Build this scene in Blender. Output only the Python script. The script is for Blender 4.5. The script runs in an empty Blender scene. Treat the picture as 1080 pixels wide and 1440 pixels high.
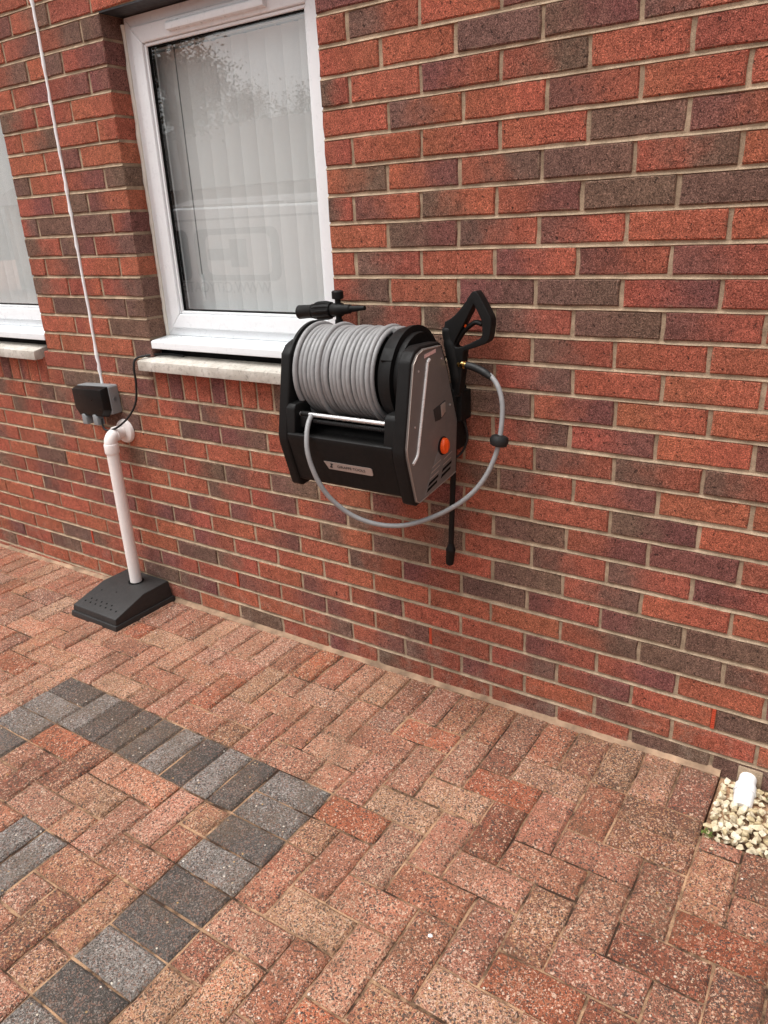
import bpy, bmesh, math, random
from mathutils import Vector, Matrix, noise as mnoise
R = random.Random(7)
S = bpy.context.scene
COL = S.collection
rad = math.radians

# ------------------------------------------------------------------ camera
CAM = Vector((0.7716, -1.8772, 1.4618))
RIGHT = Vector((0.83483, 0.54878, -0.04344)); DOWN = Vector((0.16679, -0.32736, -0.93006)); FWD = Vector((-0.52462, 0.76920, -0.36483))
FPX = 1040.67
cd = bpy.data.cameras.new('camera'); cam = bpy.data.objects.new('camera', cd); COL.objects.link(cam)
m = Matrix((( RIGHT.x, -DOWN.x, -FWD.x, CAM.x), (RIGHT.y, -DOWN.y, -FWD.y, CAM.y), (RIGHT.z, -DOWN.z, -FWD.z, CAM.z), (0, 0, 0, 1)))
cam.matrix_world = m
cd.sensor_fit = 'VERTICAL'; cd.sensor_height = 24.0; cd.lens = FPX/1440*24.0
cd.clip_start = 0.05; cd.clip_end = 500
S.camera = cam

# ------------------------------------------------------------------ sky, sun, exposure
SUN_EL, SUN_AZ = rad(68), rad(215)          # azimuth clockwise from +Y; light comes over the photographer's left shoulder
w = bpy.data.worlds.new('World'); S.world = w; w.use_nodes = True
nt = w.node_tree; nt.nodes.clear()
wo = nt.nodes.new('ShaderNodeOutputWorld'); wb = nt.nodes.new('ShaderNodeBackground'); wb.inputs['Strength'].default_value = 0.15
sk = nt.nodes.new('ShaderNodeTexSky'); sk.sky_type = 'NISHITA'; sk.sun_disc = False
sk.sun_elevation = SUN_EL; sk.sun_rotation = SUN_AZ; sk.dust_density = 6.0; sk.air_density = 1.0; sk.ozone_density = 1.0
hs = nt.nodes.new('ShaderNodeHueSaturation'); hs.inputs['Saturation'].default_value = 0.10
nt.links.new(sk.outputs[0], hs.inputs['Color']); nt.links.new(hs.outputs[0], wb.inputs[0]); nt.links.new(wb.outputs[0], wo.inputs[0])
sd = bpy.data.lights.new('sun', 'SUN'); sd.energy = 0.9; sd.angle = rad(36); sd.color = (1.0, 0.965, 0.92)
sun = bpy.data.objects.new('sun', sd); COL.objects.link(sun)
dirv = Vector((math.sin(SUN_AZ)*math.cos(SUN_EL), math.cos(SUN_AZ)*math.cos(SUN_EL), math.sin(SUN_EL)))
sun.rotation_euler = dirv.to_track_quat('Z', 'Y').to_euler(); sun.location = dirv*20
S.view_settings.view_transform = 'Standard'; S.view_settings.look = 'None'
S.view_settings.gamma = 1.0; S.view_settings.use_curve_mapping = False
S.view_settings.exposure = 0.60

# ------------------------------------------------------------------ helpers
def px_of(p):
    d = Vector(p)-CAM; z = d.dot(FWD)
    if z < 0.05: return None
    return (540+FPX*d.dot(RIGHT)/z, 720+FPX*d.dot(DOWN)/z, z)

def tag(o, label=None, cat=None, group=None, kind=None):
    if label: o['label'] = label
    if cat: o['category'] = cat
    if group: o['group'] = group
    if kind: o['kind'] = kind
    return o

def empty(name, loc, label=None, cat=None, group=None):
    o = bpy.data.objects.new(name, None); COL.objects.link(o); o.location = loc; o.empty_display_size = 0.05
    return tag(o, label, cat, group)

def link(name, me, parent=None, loc=None):
    o = bpy.data.objects.new(name, me); COL.objects.link(o)
    if parent: 
        o.parent = parent
    if loc is not None: o.location = loc
    return o

class MB:
    """collects shapes, in world coordinates; build() links them as one mesh object"""
    def __init__(s): s.bm = bmesh.new()
    def poly(s, pts, faces):
        vs = [s.bm.verts.new(p) for p in pts]
        for f in faces:
            try: s.bm.faces.new([vs[i] for i in f])
            except ValueError: pass
        return vs
    def box(s, x0, x1, y0, y1, z0, z1):
        p = [(x0,y0,z0),(x1,y0,z0),(x1,y1,z0),(x0,y1,z0),(x0,y0,z1),(x1,y0,z1),(x1,y1,z1),(x0,y1,z1)]
        s.poly(p, [(3,2,1,0),(4,5,6,7),(0,1,5,4),(1,2,6,5),(2,3,7,6),(3,0,4,7)]); return s
    def prism(s, poly, axis, a, b, poly2=None):
        """poly: 2D points; axis 'x': (y,z); 'y': (x,z); 'z': (x,y)"""
        q2 = poly2 or poly
        def P(q, t):
            return {'x': (t, q[0], q[1]), 'y': (q[0], t, q[1]), 'z': (q[0], q[1], t)}[axis]
        n = len(poly)
        pts = [P(q, a) for q in poly]+[P(q, b) for q in q2]
        s.poly(pts, [tuple(range(n)), tuple(range(2*n-1, n-1, -1))]+[(i, i+n, (i+1)%n+n, (i+1)%n) for i in range(n)]); return s
    def tube(s, pts, r, n=12, cap=True, sy=1.0, up=None):
        pts = [Vector(p) for p in pts]
        rs = r if isinstance(r, (list, tuple)) else [r]*len(pts)
        rings = []; t0 = (pts[1]-pts[0]).normalized()
        nv = Vector(up) if up else (Vector((0,0,1)) if abs(t0.z) < 0.9 else Vector((1,0,0)))
        nv = (nv-nv.dot(t0)*t0).normalized()
        for i, p in enumerate(pts):
            t = (pts[min(i+1, len(pts)-1)]-pts[max(i-1, 0)]).normalized()
            nv = (nv-nv.dot(t)*t).normalized(); bv = t.cross(nv)
            rings.append([s.bm.verts.new(p+rs[i]*(math.cos(2*math.pi*k/n)*nv+sy*math.sin(2*math.pi*k/n)*bv)) for k in range(n)])
        for a, b in zip(rings, rings[1:]):
            for k in range(n): s.bm.faces.new((a[k], a[(k+1)%n], b[(k+1)%n], b[k]))
        if cap:
            s.bm.faces.new(rings[0][::-1]); s.bm.faces.new(rings[-1])
        return s
    def lathe(s, prof, o, d, n=20):
        """prof: (t along d, radius)"""
        o = Vector(o); d = Vector(d).normalized()
        return s.tube([o+d*t for t, _ in prof], [max(r, 1e-4) for _, r in prof], n)
    def build(s, name, mat, parent=None, bevel=0.0, seg=2, smooth=35, origin=None):
        bm = s.bm
        bmesh.ops.recalc_face_normals(bm, faces=bm.faces)
        if bevel:
            es = [e for e in bm.edges if len(e.link_faces) == 2 and e.calc_face_angle(0) > rad(28)]
            bmesh.ops.bevel(bm, geom=es, offset=bevel, segments=seg, affect='EDGES', profile=0.6, clamp_overlap=True)
        me = bpy.data.meshes.new(name)
        if origin is None:
            if parent: origin = parent.matrix_basis.translation if not parent.parent else (parent.matrix_basis.translation+parent.parent.matrix_basis.translation)
            else:
                zs = [v.co for v in bm.verts]
                origin = Vector((sum(v.x for v in zs)/len(zs), sum(v.y for v in zs)/len(zs), min(v.z for v in zs)))
        origin = Vector(origin)
        for v in bm.verts: v.co -= origin
        bm.to_mesh(me); bm.free()
        if smooth:
            for p in me.polygons: p.use_smooth = True
            me.set_sharp_from_angle(angle=rad(smooth))
        me.materials.append(mat)
        o = link(name, me, parent)
        if not parent: o.location = origin
        return o

def catmull(P, n=8):
    P = [Vector(p) for p in P]; Q = [2*P[0]-P[1]]+P+[2*P[-1]-P[-2]]; out = []
    for i in range(1, len(Q)-2):
        for k in range(n):
            t = k/n; a, b, c, d = Q[i-1], Q[i], Q[i+1], Q[i+2]
            out.append(0.5*((2*b)+(c-a)*t+(2*a-5*b+4*c-d)*t*t+(3*b-a-3*c+d)*t**3))
    out.append(P[-1]); return out

# ------------------------------------------------------------------ materials
class NT:
    def __init__(s, name, rough=0.8, metal=0.0, spec=0.4):
        s.m = bpy.data.materials.new(name); s.m.use_nodes = True; s.t = s.m.node_tree
        s.b = s.t.nodes['Principled BSDF']; s.b.inputs['Roughness'].default_value = rough; s.b.inputs['Metallic'].default_value = metal
        s.b.inputs['Specular IOR Level'].default_value = spec
        s.pos = s.n('ShaderNodeNewGeometry').outputs['Position']
    def n(s, typ, **k):
        x = s.t.nodes.new(typ)
        for a, v in k.items(): setattr(x, a, v)
        return x
    def l(s, a, b): s.t.links.new(a, b)
    def noise(s, scale, detail=3, rough=0.6, dist=0.0, vec=None):
        x = s.n('ShaderNodeTexNoise'); x.inputs['Scale'].default_value = scale; x.inputs['Detail'].default_value = detail
        x.inputs['Roughness'].default_value = rough; x.inputs['Distortion'].default_value = dist; s.l(vec or s.pos, x.inputs['Vector']); return x.outputs['Fac']
    def vor(s, scale, feat='F1'):
        x = s.n('ShaderNodeTexVoronoi'); x.inputs['Scale'].default_value = scale; x.feature = feat; s.l(s.pos, x.inputs['Vector']); return x
    def map(s, v, a, b, c=0.0, d=1.0, smooth=False):
        x = s.n('ShaderNodeMapRange'); x.inputs[1].default_value = a; x.inputs[2].default_value = b; x.inputs[3].default_value = c; x.inputs[4].default_value = d
        if smooth: x.interpolation_type = 'SMOOTHSTEP'
        s.l(v, x.inputs[0]); return x.outputs[0]
    def math(s, op, a, b):
        x = s.n('ShaderNodeMath', operation=op)
        for i, v in enumerate((a, b)):
            if isinstance(v, (int, float)): x.inputs[i].default_value = v
            else: s.l(v, x.inputs[i])
        return x.outputs[0]
    def mix(s, f, a, b, mode='MIX'):
        x = s.n('ShaderNodeMix', data_type='RGBA', blend_type=mode)
        for sock, v in ((x.inputs[0], f), (x.inputs[6], a), (x.inputs[7], b)):
            if isinstance(v, (int, float)): sock.default_value = v
            elif isinstance(v, tuple): sock.default_value = (*v, 1)
            else: s.l(v, sock)
        return x.outputs[2]
    def attr(s, name): return s.n('ShaderNodeAttribute', attribute_name=name)
    def bump(s, h, strength=0.5, dist=0.002, normal=None):
        x = s.n('ShaderNodeBump'); x.inputs['Strength'].default_value = strength; x.inputs['Distance'].default_value = dist
        s.l(h, x.inputs['Height'])
        if normal: s.l(normal, x.inputs['Normal'])
        return x.outputs[0]
    def done(s, col=None, normal=None, rough=None):
        if col is not None:
            if isinstance(col, tuple): s.b.inputs['Base Color'].default_value = (*col, 1)
            else: s.l(col, s.b.inputs['Base Color'])
        if normal: s.l(normal, s.b.inputs['Normal'])
        if rough is not None: s.l(rough, s.b.inputs['Roughness'])
        return s.m

def m_brick():
    t = NT('brick_clay', 0.9, 0, 0.25)
    uv = t.n('ShaderNodeUVMap'); sx = t.n('ShaderNodeSeparateXYZ'); t.l(uv.outputs[0], sx.inputs[0])
    edge = t.math('ADD', sx.outputs[0], t.map(t.noise(16, 2), 0.35, 0.65, -0.13, 0.13))
    f = t.map(edge, 0.08, 0.86, 0, 1, True)
    base = t.mix(f, t.attr('ca').outputs['Color'], t.attr('cb').outputs['Color'])
    def mul(v):
        nonlocal base
        base = t.mix(1.0, base, t.mix(1.0, (1,1,1), v, 'MULTIPLY'), 'MULTIPLY')
    mul(t.map(t.noise(30, 4), 0.35, 0.65, 0.84, 1.16))
    crease = t.noise(175, 3, 0.75, 2.2)                      # drag-wire texture
    fine = t.noise(430, 2, 0.6)
    mul(t.map(crease, 0.43, 0.57, 0.48, 1.42)); mul(t.map(fine, 0.40, 0.60, 0.72, 1.25))
    pale = t.math('MULTIPLY', t.map(fine, 0.54, 0.66), t.map(crease, 0.46, 0.58))
    base = t.mix(t.math('MULTIPLY', pale, t.map(t.noise(7, 3), 0.35, 0.6, 0.12, 0.45)), base, (0.60, 0.38, 0.30))
    pit = t.map(t.noise(130, 2, 0.5, 0.8), 0.64, 0.69)
    base = t.mix(t.math('MULTIPLY', pit, 0.8), base, (0.03, 0.015, 0.012))
    smear = t.math('MULTIPLY', t.map(t.noise(8, 4, 0.7), 0.69, 0.78), t.map(t.noise(120, 3), 0.48, 0.60, 0, 0.6))
    base = t.mix(smear, base, (0.5, 0.40, 0.32))
    # mortar left on the arrises by the pointing trowel
    def border(c, k):
        return t.map(t.math('MINIMUM', c, t.math('SUBTRACT', 1.0, c)), 0.0, k, 1.0, 0.0)
    bd = t.math('MAXIMUM', border(sx.outputs[0], 0.035), border(sx.outputs[1], 0.11))
    bd = t.math('MULTIPLY', bd, t.map(t.noise(42, 4, 0.7), 0.50, 0.66, 0.0, 0.85))
    gn = t.n('ShaderNodeNewGeometry'); ny = t.n('ShaderNodeSeparateXYZ'); t.l(gn.outputs['True Normal'], ny.inputs[0])
    bd = t.math('MULTIPLY', bd, t.map(ny.outputs[1], -0.9, -0.5, 1.0, 0.0))           # only on the face, not on the sides
    base = t.mix(bd, base, (0.40, 0.285, 0.19))
    pz = t.n('ShaderNodeSeparateXYZ'); t.l(t.pos, pz.inputs[0])                       # lime bloom and splashed dust low on the wall
    dust = t.math('MULTIPLY', t.map(pz.outputs[2], 0.22, -0.04), t.map(t.noise(17, 5, 0.72), 0.50, 0.68, 0.0, 0.75))
    base = t.mix(t.math('MULTIPLY', dust, t.map(fine, 0.40, 0.58)), base, (0.55, 0.42, 0.33))
    h = t.math('ADD', crease, t.math('MULTIPLY', fine, 0.5))
    h = t.math('SUBTRACT', h, t.math('MULTIPLY', pit, 0.4))
    return t.done(base, t.bump(h, 1.0, 0.006))

def m_mortar():
    t = NT('mortar', 0.95, 0, 0.2)
    a = t.noise(18, 4); b = t.noise(420, 3, 0.65)
    c = t.mix(t.map(a, 0.35, 0.68), (0.275, 0.200, 0.134), (0.50, 0.370, 0.255))
    c = t.mix(1.0, c, t.mix(1.0, (1,1,1), t.map(b, 0.3, 0.7, 0.68, 1.25), 'MULTIPLY'), 'MULTIPLY')
    return t.done(c, t.bump(t.math('ADD', b, t.math('MULTIPLY', t.noise(90, 3), 1.2)), 0.8, 0.003))

def m_paver(name):
    t = NT(name, 0.88, 0, 0.3)
    base = t.attr('ca').outputs['Color']; cc = t.attr('cc').outputs['Color']; ce = t.attr('ce').outputs['Color']
    ws = t.n('ShaderNodeSeparateColor'); t.l(t.attr('cb').outputs['Color'], ws.inputs[0]); wear = ws.outputs[0]
    def mul(v):
        nonlocal base
        base = t.mix(1.0, base, t.mix(1.0, (1,1,1), v, 'MULTIPLY'), 'MULTIPLY')
    def sep(v):
        x = t.n('ShaderNodeSeparateColor'); t.l(v.outputs['Color'], x.inputs[0]); return x.outputs
    v1 = t.vor(430); v2 = t.vor(240); v3 = t.vor(95); r1, r2, r3 = sep(v1), sep(v2), sep(v3)
    mul(t.map(t.noise(21, 3), 0.35, 0.65, 0.80, 1.20)); mul(t.map(t.noise(330, 2), 0.40, 0.60, 0.66, 1.28))
    base = t.mix(t.math('MULTIPLY', wear, 0.19), base, cc)
    patch = t.map(t.math('ADD', t.noise(12, 4, 0.65), t.math('MULTIPLY', wear, 0.30)), 0.46, 0.80)
    sel = t.math('ADD', r1[0], t.math('MULTIPLY', patch, 0.42))
    base = t.mix(t.map(sel, 0.88, 0.97, 0, 0.82), base, t.mix(r1[1], cc, ce))
    base = t.mix(t.map(t.math('ADD', r2[1], t.math('MULTIPLY', patch, 0.15)), 0.92, 0.95, 0, 0.8), base, cc)
    base = t.mix(t.map(r2[0], 0.80, 0.84, 0, 0.7), base, ce)
    base = t.mix(t.map(r1[2], 0.82, 0.88, 0, 0.85), base, (0.052, 0.037, 0.030))
    base = t.mix(t.map(r2[2], 0.88, 0.90, 0, 0.8), base, (0.060, 0.050, 0.045))
    near = t.map(v3.outputs['Distance'], 0.20, 0.30, 1.0, 0.0)
    base = t.mix(t.math('MULTIPLY', t.map(r3[0], 0.955, 0.96), near), base, t.mix(r3[1], (0.50,0.28,0.08), (0.82,0.78,0.70)))
    base = t.mix(t.math('MULTIPLY', t.map(r3[2], 0.96, 0.965), near), base, (0.05, 0.045, 0.045))
    dirt = t.math('MULTIPLY', t.map(t.noise(6.5, 4, 0.65), 0.47, 0.68, 0, 0.55), t.map(t.noise(150, 2), 0.42, 0.58, 0.35, 1.0))
    base = t.mix(dirt, base, (0.135, 0.085, 0.048))
    h = t.math('ADD', t.math('MULTIPLY', v1.outputs['Distance'], -0.8), t.math('ADD', t.noise(330, 3), t.math('MULTIPLY', t.noise(45, 3), 1.3)))
    return t.done(base, t.bump(h, 0.9, 0.004))

def m_sand():
    t = NT('joint_sand', 0.95, 0, 0.2)
    c = t.mix(t.map(t.noise(9, 4, 0.7), 0.42, 0.62), (0.055, 0.032, 0.021), (0.46, 0.28, 0.165))
    c = t.mix(1.0, c, t.mix(1.0, (1,1,1), t.map(t.noise(500, 3), 0.3, 0.7, 0.6, 1.3), 'MULTIPLY'), 'MULTIPLY')
    return t.done(c, t.bump(t.noise(300, 4), 0.8, 0.003))

def m_plain(name, col, rough=0.5, metal=0.0, var=0.12, bump=0.0, bscale=300, spec=0.4, vscale=25):
    t = NT(name, rough, metal, spec)
    f = t.map(t.noise(vscale, 4), 0.3, 0.7, 1-var, 1+var)
    c = t.mix(1.0, col, t.mix(1.0, (1,1,1), f, 'MULTIPLY'), 'MULTIPLY')
    rg = t.map(t.noise(vscale*2.3, 3), 0.3, 0.7, max(0.03, rough-0.08), min(1, rough+0.08))
    return t.done(c, t.bump(t.noise(bscale, 3), bump, 0.001) if bump else None, rg)

def m_stone_sill():
    t = NT('cast_stone', 0.9, 0, 0.3)
    c = t.mix(t.map(t.noise(12, 5, 0.7), 0.38, 0.66), (0.46, 0.425, 0.37), (0.64, 0.605, 0.545))
    st = t.math('MULTIPLY', t.map(t.noise(60, 5, 0.75), 0.52, 0.66), t.map(t.noise(260, 3), 0.4, 0.62))
    c = t.mix(t.math('MULTIPLY', st, 0.9), c, (0.13, 0.11, 0.09))
    return t.done(c, t.bump(t.math('ADD', t.noise(240, 4), t.noise(50, 3)), 0.6, 0.0015))

def m_glass():
    mt = bpy.data.materials.new('window_glass'); mt.use_nodes = True; t = mt.node_tree; t.nodes.clear()
    o = t.nodes.new('ShaderNodeOutputMaterial'); mx = t.nodes.new('ShaderNodeMixShader'); tr = t.nodes.new('ShaderNodeBsdfTransparent'); gl = t.nodes.new('ShaderNodeBsdfGlossy')
    lw = t.nodes.new('ShaderNodeLayerWeight'); pw = t.nodes.new('ShaderNodeMath'); pw.operation = 'POWER'; pw.inputs[1].default_value = 5.0; fr = t.nodes.new('ShaderNodeMapRange'); fr.inputs[3].default_value = 0.13; fr.inputs[4].default_value = 1.0
    t.links.new(lw.outputs['Facing'], pw.inputs[0]); t.links.new(pw.outputs[0], fr.inputs[0]); gl.inputs['Roughness'].default_value = 0.0
    tr.inputs['Color'].default_value = (0.975, 0.99, 0.985, 1)
    t.links.new(fr.outputs[0], mx.inputs[0]); t.links.new(tr.outputs[0], mx.inputs[1]); t.links.new(gl.outputs[0], mx.inputs[2]); t.links.new(mx.outputs[0], o.inputs[0]); return mt

M = dict(brick=m_brick(), mortar=m_mortar(), paver=m_paver('paver_concrete'), sand=m_sand(), stone=m_stone_sill(), glass=m_glass(),
    upvc=m_plain('white_upvc', (0.79, 0.815, 0.83), 0.32, var=0.02),
    sealant=m_plain('white_sealant', (0.90, 0.92, 0.93), 0.55, var=0.06, bump=0.5, bscale=120),
    frame_seal=m_plain('cream_sealant', (0.72, 0.68, 0.60), 0.6, var=0.08, bump=0.5, bscale=150),
    gasket=m_plain('black_gasket_and_shade', (0.004, 0.004, 0.004), 0.7, spec=0.1),
    lintel=m_plain('lintel_steel', (0.035, 0.037, 0.04), 0.55, var=0.2),
    black=m_plain('black_plastic', (0.0062, 0.0058, 0.0056), 0.56, var=0.2, bump=0.25, bscale=900, spec=0.22),
    blackgloss=m_plain('gloss_black_plastic', (0.006, 0.006, 0.006), 0.34, var=0.1, spec=0.25),
    rubber=m_plain('black_rubber', (0.010, 0.010, 0.010), 0.6, var=0.2),
    charcoal=m_plain('charcoal_moulding', (0.024, 0.023, 0.0225), 0.55, var=0.12, bump=0.3, bscale=700),
    panel=m_plain('bronze_grey_paint', (0.172, 0.158, 0.148), 0.40, 0.25, var=0.05, bump=0.06, bscale=1200),
    panelrim=m_plain('pale_bronze_rim', (0.42, 0.36, 0.32), 0.35, 0.5, var=0.05),
    silver=m_plain('satin_aluminium', (0.72, 0.71, 0.70), 0.30, 0.75, var=0.04),
    flash=m_plain('silver_glint_paint', (0.78, 0.76, 0.74), 0.28, 0.3, var=0.03),
    brass=m_plain('brass', (0.72, 0.48, 0.18), 0.25, 1.0, var=0.06),
    hose=m_plain('grey_hose_rubber', (0.27, 0.268, 0.268), 0.45, var=0.10, bump=0.15, bscale=500, vscale=60),
    orange=m_plain('orange_plastic', (0.90, 0.10, 0.012), 0.35, var=0.04),
    redplastic=m_plain('red_vent_plastic', (0.52, 0.075, 0.034), 0.5, var=0.12),
    greybox=m_plain('grey_enclosure', (0.22, 0.23, 0.235), 0.45, var=0.06, bump=0.1, bscale=700),
    pipe=m_plain('white_pipe', (0.82, 0.76, 0.73), 0.33, var=0.04, vscale=14),
    pipewhite=m_plain('bright_white_pipe', (0.86, 0.86, 0.86), 0.32, var=0.03),
    blind=m_plain('blind_fabric', (0.88, 0.89, 0.88), 0.8, var=0.02, bump=0.2, bscale=900),
    room=m_plain('room_paint', (0.74, 0.77, 0.79), 0.85, var=0.03),
    print_red=m_plain('red_white_sticker', (0.72, 0.48, 0.45), 0.5, var=0.25, vscale=300),
    plate=m_plain('badge_plate', (0.40, 0.33, 0.295), 0.4, 0.3, var=0.05),
    ink=m_plain('dark_print', (0.03, 0.028, 0.028), 0.6),
    vanwhite=m_plain('white_van_paint', (0.86, 0.87, 0.88), 0.25, var=0.02), vangrey=m_plain('grey_graphic_film', (0.26, 0.28, 0.29), 0.4),
    vandark=m_plain('tinted_glass', (0.02, 0.022, 0.024), 0.08), tyre=m_plain('tyre_rubber', (0.02, 0.02, 0.02), 0.8),
    roof=m_plain('roof_tile', (0.10, 0.085, 0.078), 0.8, var=0.2), render=m_plain('house_render', (0.36, 0.33, 0.29), 0.9, var=0.08),
    bark=m_plain('bark', (0.09, 0.065, 0.045), 0.9, var=0.3), leaf=m_plain('leaf', (0.055, 0.085, 0.03), 0.6, var=0.35, vscale=6),
    palesand=m_plain('pale_sand', (0.30, 0.195, 0.125), 0.95, var=0.55, vscale=12, bump=0.7, bscale=350),
    moss=m_plain('moss', (0.09, 0.13, 0.02), 0.8, var=0.3, vscale=200))
def m_chip():
    t = NT('cream_chipping', 0.8, 0, 0.3)
    oi = t.n('ShaderNodeObjectInfo').outputs['Random']
    c = t.mix(oi, (0.52, 0.41, 0.235), (0.78, 0.69, 0.52))
    c = t.mix(1.0, c, t.mix(1.0, (1,1,1), t.map(t.noise(120, 4), 0.3, 0.7, 0.72, 1.2), 'MULTIPLY'), 'MULTIPLY')
    return t.done(c, t.bump(t.noise(300, 3), 0.5, 0.001))
M['chip'] = m_chip()
def m_fabric():
    mt = bpy.data.materials.new('blind_cloth'); mt.use_nodes = True; t = mt.node_tree; t.nodes.clear()
    o = t.nodes.new('ShaderNodeOutputMaterial'); mx = t.nodes.new('ShaderNodeMixShader'); a = t.nodes.new('ShaderNodeBsdfDiffuse'); b = t.nodes.new('ShaderNodeBsdfTranslucent')
    nz = t.nodes.new('ShaderNodeTexNoise'); nz.inputs['Scale'].default_value = 400; rp = t.nodes.new('ShaderNodeMapRange'); rp.inputs[3].default_value = 0.88; rp.inputs[4].default_value = 0.96
    cb_ = t.nodes.new('ShaderNodeCombineColor'); t.links.new(nz.outputs['Fac'], rp.inputs[0])
    for i in range(3): t.links.new(rp.outputs[0], cb_.inputs[i])
    t.links.new(cb_.outputs[0], a.inputs[0]); t.links.new(cb_.outputs[0], b.inputs[0]); mx.inputs[0].default_value = 0.10
    t.links.new(a.outputs[0], mx.inputs[1]); t.links.new(b.outputs[0], mx.inputs[2]); t.links.new(mx.outputs[0], o.inputs[0]); return mt
M['blind'] = m_fabric()

# ------------------------------------------------------------------ slab pieces (bricks and pavers)
def slab_geo(L, H, rnd, depth, bev, jit, nl=3, nh=2):
    """rounded slab, face towards +n: returns verts (a,b,n), faces, uv per vert; a along L, b along H, n=0 is the face"""
    per = []
    for i in range(nl): per.append((-L/2+L*i/nl, -H/2))
    for i in range(nh): per.append((L/2, -H/2+H*i/nh))
    for i in range(nl): per.append((L/2-L*i/nl, H/2))
    for i in range(nh): per.append((-L/2, H/2-H*i/nh))
    per = [(a+rnd.uniform(-jit, jit), b+rnd.uniform(-jit, jit)) for a, b in per]
    n = len(per); V = []; 
    for a, b in per: V.append((a*(1-2*bev/L), b*(1-2*bev/H), rnd.uniform(-0.25, 0.25)*bev*0.3))
    for a, b in per: V.append((a, b, -bev))
    for a, b in per: V.append((a, b, -depth))
    F = [tuple(range(n))]+[(i+n, (i+1)%n+n, (i+1)%n, i) for i in range(n)]+[(i+2*n, (i+1)%n+2*n, (i+1)%n+n, i+n) for i in range(n)]
    return V, F, [(v[0]/L+0.5, v[1]/H+0.5) for v in V]

def slab_mesh(name, items, mat, attrs):
    """items: list of (V, F, UV, {attr: colour})"""
    V = []; F = []; U = []; A = {a: [] for a in attrs}
    for v, f, uv, at in items:
        o = len(V); V += v; F += [tuple(i+o for i in x) for x in f]; U += uv
        k = sum(len(x) for x in f)
        for a in attrs: A[a] += list((*at[a], 1.0))*k
    me = bpy.data.meshes.new(name); me.from_pydata(V, [], F)
    ul = me.uv_layers.new(name='UVMap'); flat = []
    for l in me.loops: flat += U[l.vertex_index]
    ul.data.foreach_set('uv', flat)
    for a in attrs:
        x = me.color_attributes.new(a, 'FLOAT_COLOR', 'CORNER'); x.data.foreach_set('color', A[a])
    me.materials.append(mat); return me

# ------------------------------------------------------------------ the brick wall
WIN = (-1.5416, -0.6573); WIN1 = (-3.10, -2.215); ZS, ZL = 1.0, 2.1375
JX = -1.878
TONE = {'o': (0.485, 0.140, 0.080), 'r': (0.425, 0.120, 0.076), 'd': (0.222, 0.122, 0.090), 'p': (0.255, 0.097, 0.080)}
DX = {1:[(-0.5,4),(0.5,-2),(1.5,-6)],2:[(-1.0,14),(0.0,11),(1.0,6),(2.0,0)],3:[(-0.5,3),(0.5,3),(1.5,0)],4:[(-1.0,3),(0.0,4),(1.0,2),(2.0,3)],5:[(-0.5,-3),(0.5,-4),(1.5,-7)],6:[(-1.0,-2),(0.0,0),(1.0,-4),(2.0,-3)],7:[(-0.5,-7),(0.5,-7),(1.5,-8)],8:[(-1.0,-3),(0.0,-2),(1.0,-5),(2.0,-4)],9:[(-0.5,-8),(0.5,-12),(1.5,-13),(2.5,-16)],10:[(0.0,-7),(1.0,-12),(2.0,-13)],11:[(0.5,-4),(1.5,-2)],12:[(0.0,-2),(1.0,1),(2.0,4)],13:[(-0.5,-7),(0.5,-5),(1.5,-3),(2.5,-2)],14:[(-7.0,20),(-6.0,27),(-5.0,26),(0.0,8),(1.0,7),(2.0,5)],15:[(-7.5,11),(-6.5,15),(-5.5,8),(-4.5,15),(-0.5,12),(0.5,12),(1.5,14),(2.5,13)],16:[(-8.0,26),(-7.0,34),(-6.0,34),(-5.0,35),(0.0,6),(1.0,8),(2.0,10)],17:[(-7.5,3),(-6.5,9),(-5.5,6),(-4.5,10),(-0.5,-3),(0.5,0),(1.5,2),(2.5,5)],18:[(-8.0,8),(-7.0,14),(-6.0,16),(-5.0,15),(-1.0,9),(0.0,9),(1.0,8),(2.0,9)],19:[(-7.5,-1),(-6.5,5),(-5.5,8),(-4.5,5),(-0.5,-4),(0.5,-4),(1.5,-4),(2.5,1)],20:[(-8.0,0),(-7.0,9),(-6.0,7),(-5.0,15),(-1.0,0),(0.0,-1),(1.0,0),(2.0,3)],21:[(-7.5,0),(-6.5,2),(-5.5,6),(-4.5,6),(-3.5,2),(-2.5,-5),(-1.5,-7),(-0.5,-9),(0.5,-4),(1.5,2),(2.5,0)],22:[(-12.0,-25),(-11.0,-25),(-10.0,-21),(-9.0,-12),(-8.0,-4),(-7.0,6),(-6.0,14),(-5.0,11),(-4.0,7),(-3.0,2),(-2.0,-1),(-1.0,-4),(0.0,-4),(1.0,-2),(2.0,-1),(3.0,-2)],23:[(-12.5,-34),(-11.5,-31),(-10.5,-33),(-9.5,-26),(-7.5,0),(-6.5,2),(-5.5,2),(-4.5,4),(-3.5,0),(-2.5,-5),(-1.5,-4),(-0.5,-6),(0.5,-9),(1.5,-8),(2.5,-8)],24:[(-12.0,-34),(-11.0,-29),(-10.0,-24),(-4.0,-3),(-3.0,3),(-2.0,3),(-1.0,-2),(0.0,-1),(1.0,1),(2.0,0),(3.0,-3)],25:[(-12.5,-29),(-11.5,-28),(-10.5,-30),(-3.5,-1),(-2.5,-3),(-1.5,-4),(-0.5,-5),(0.5,-4),(1.5,1),(2.5,1)]}
ROWJ = {r: R.uniform(-6, 6) for r in range(-14, 32)}
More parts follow.
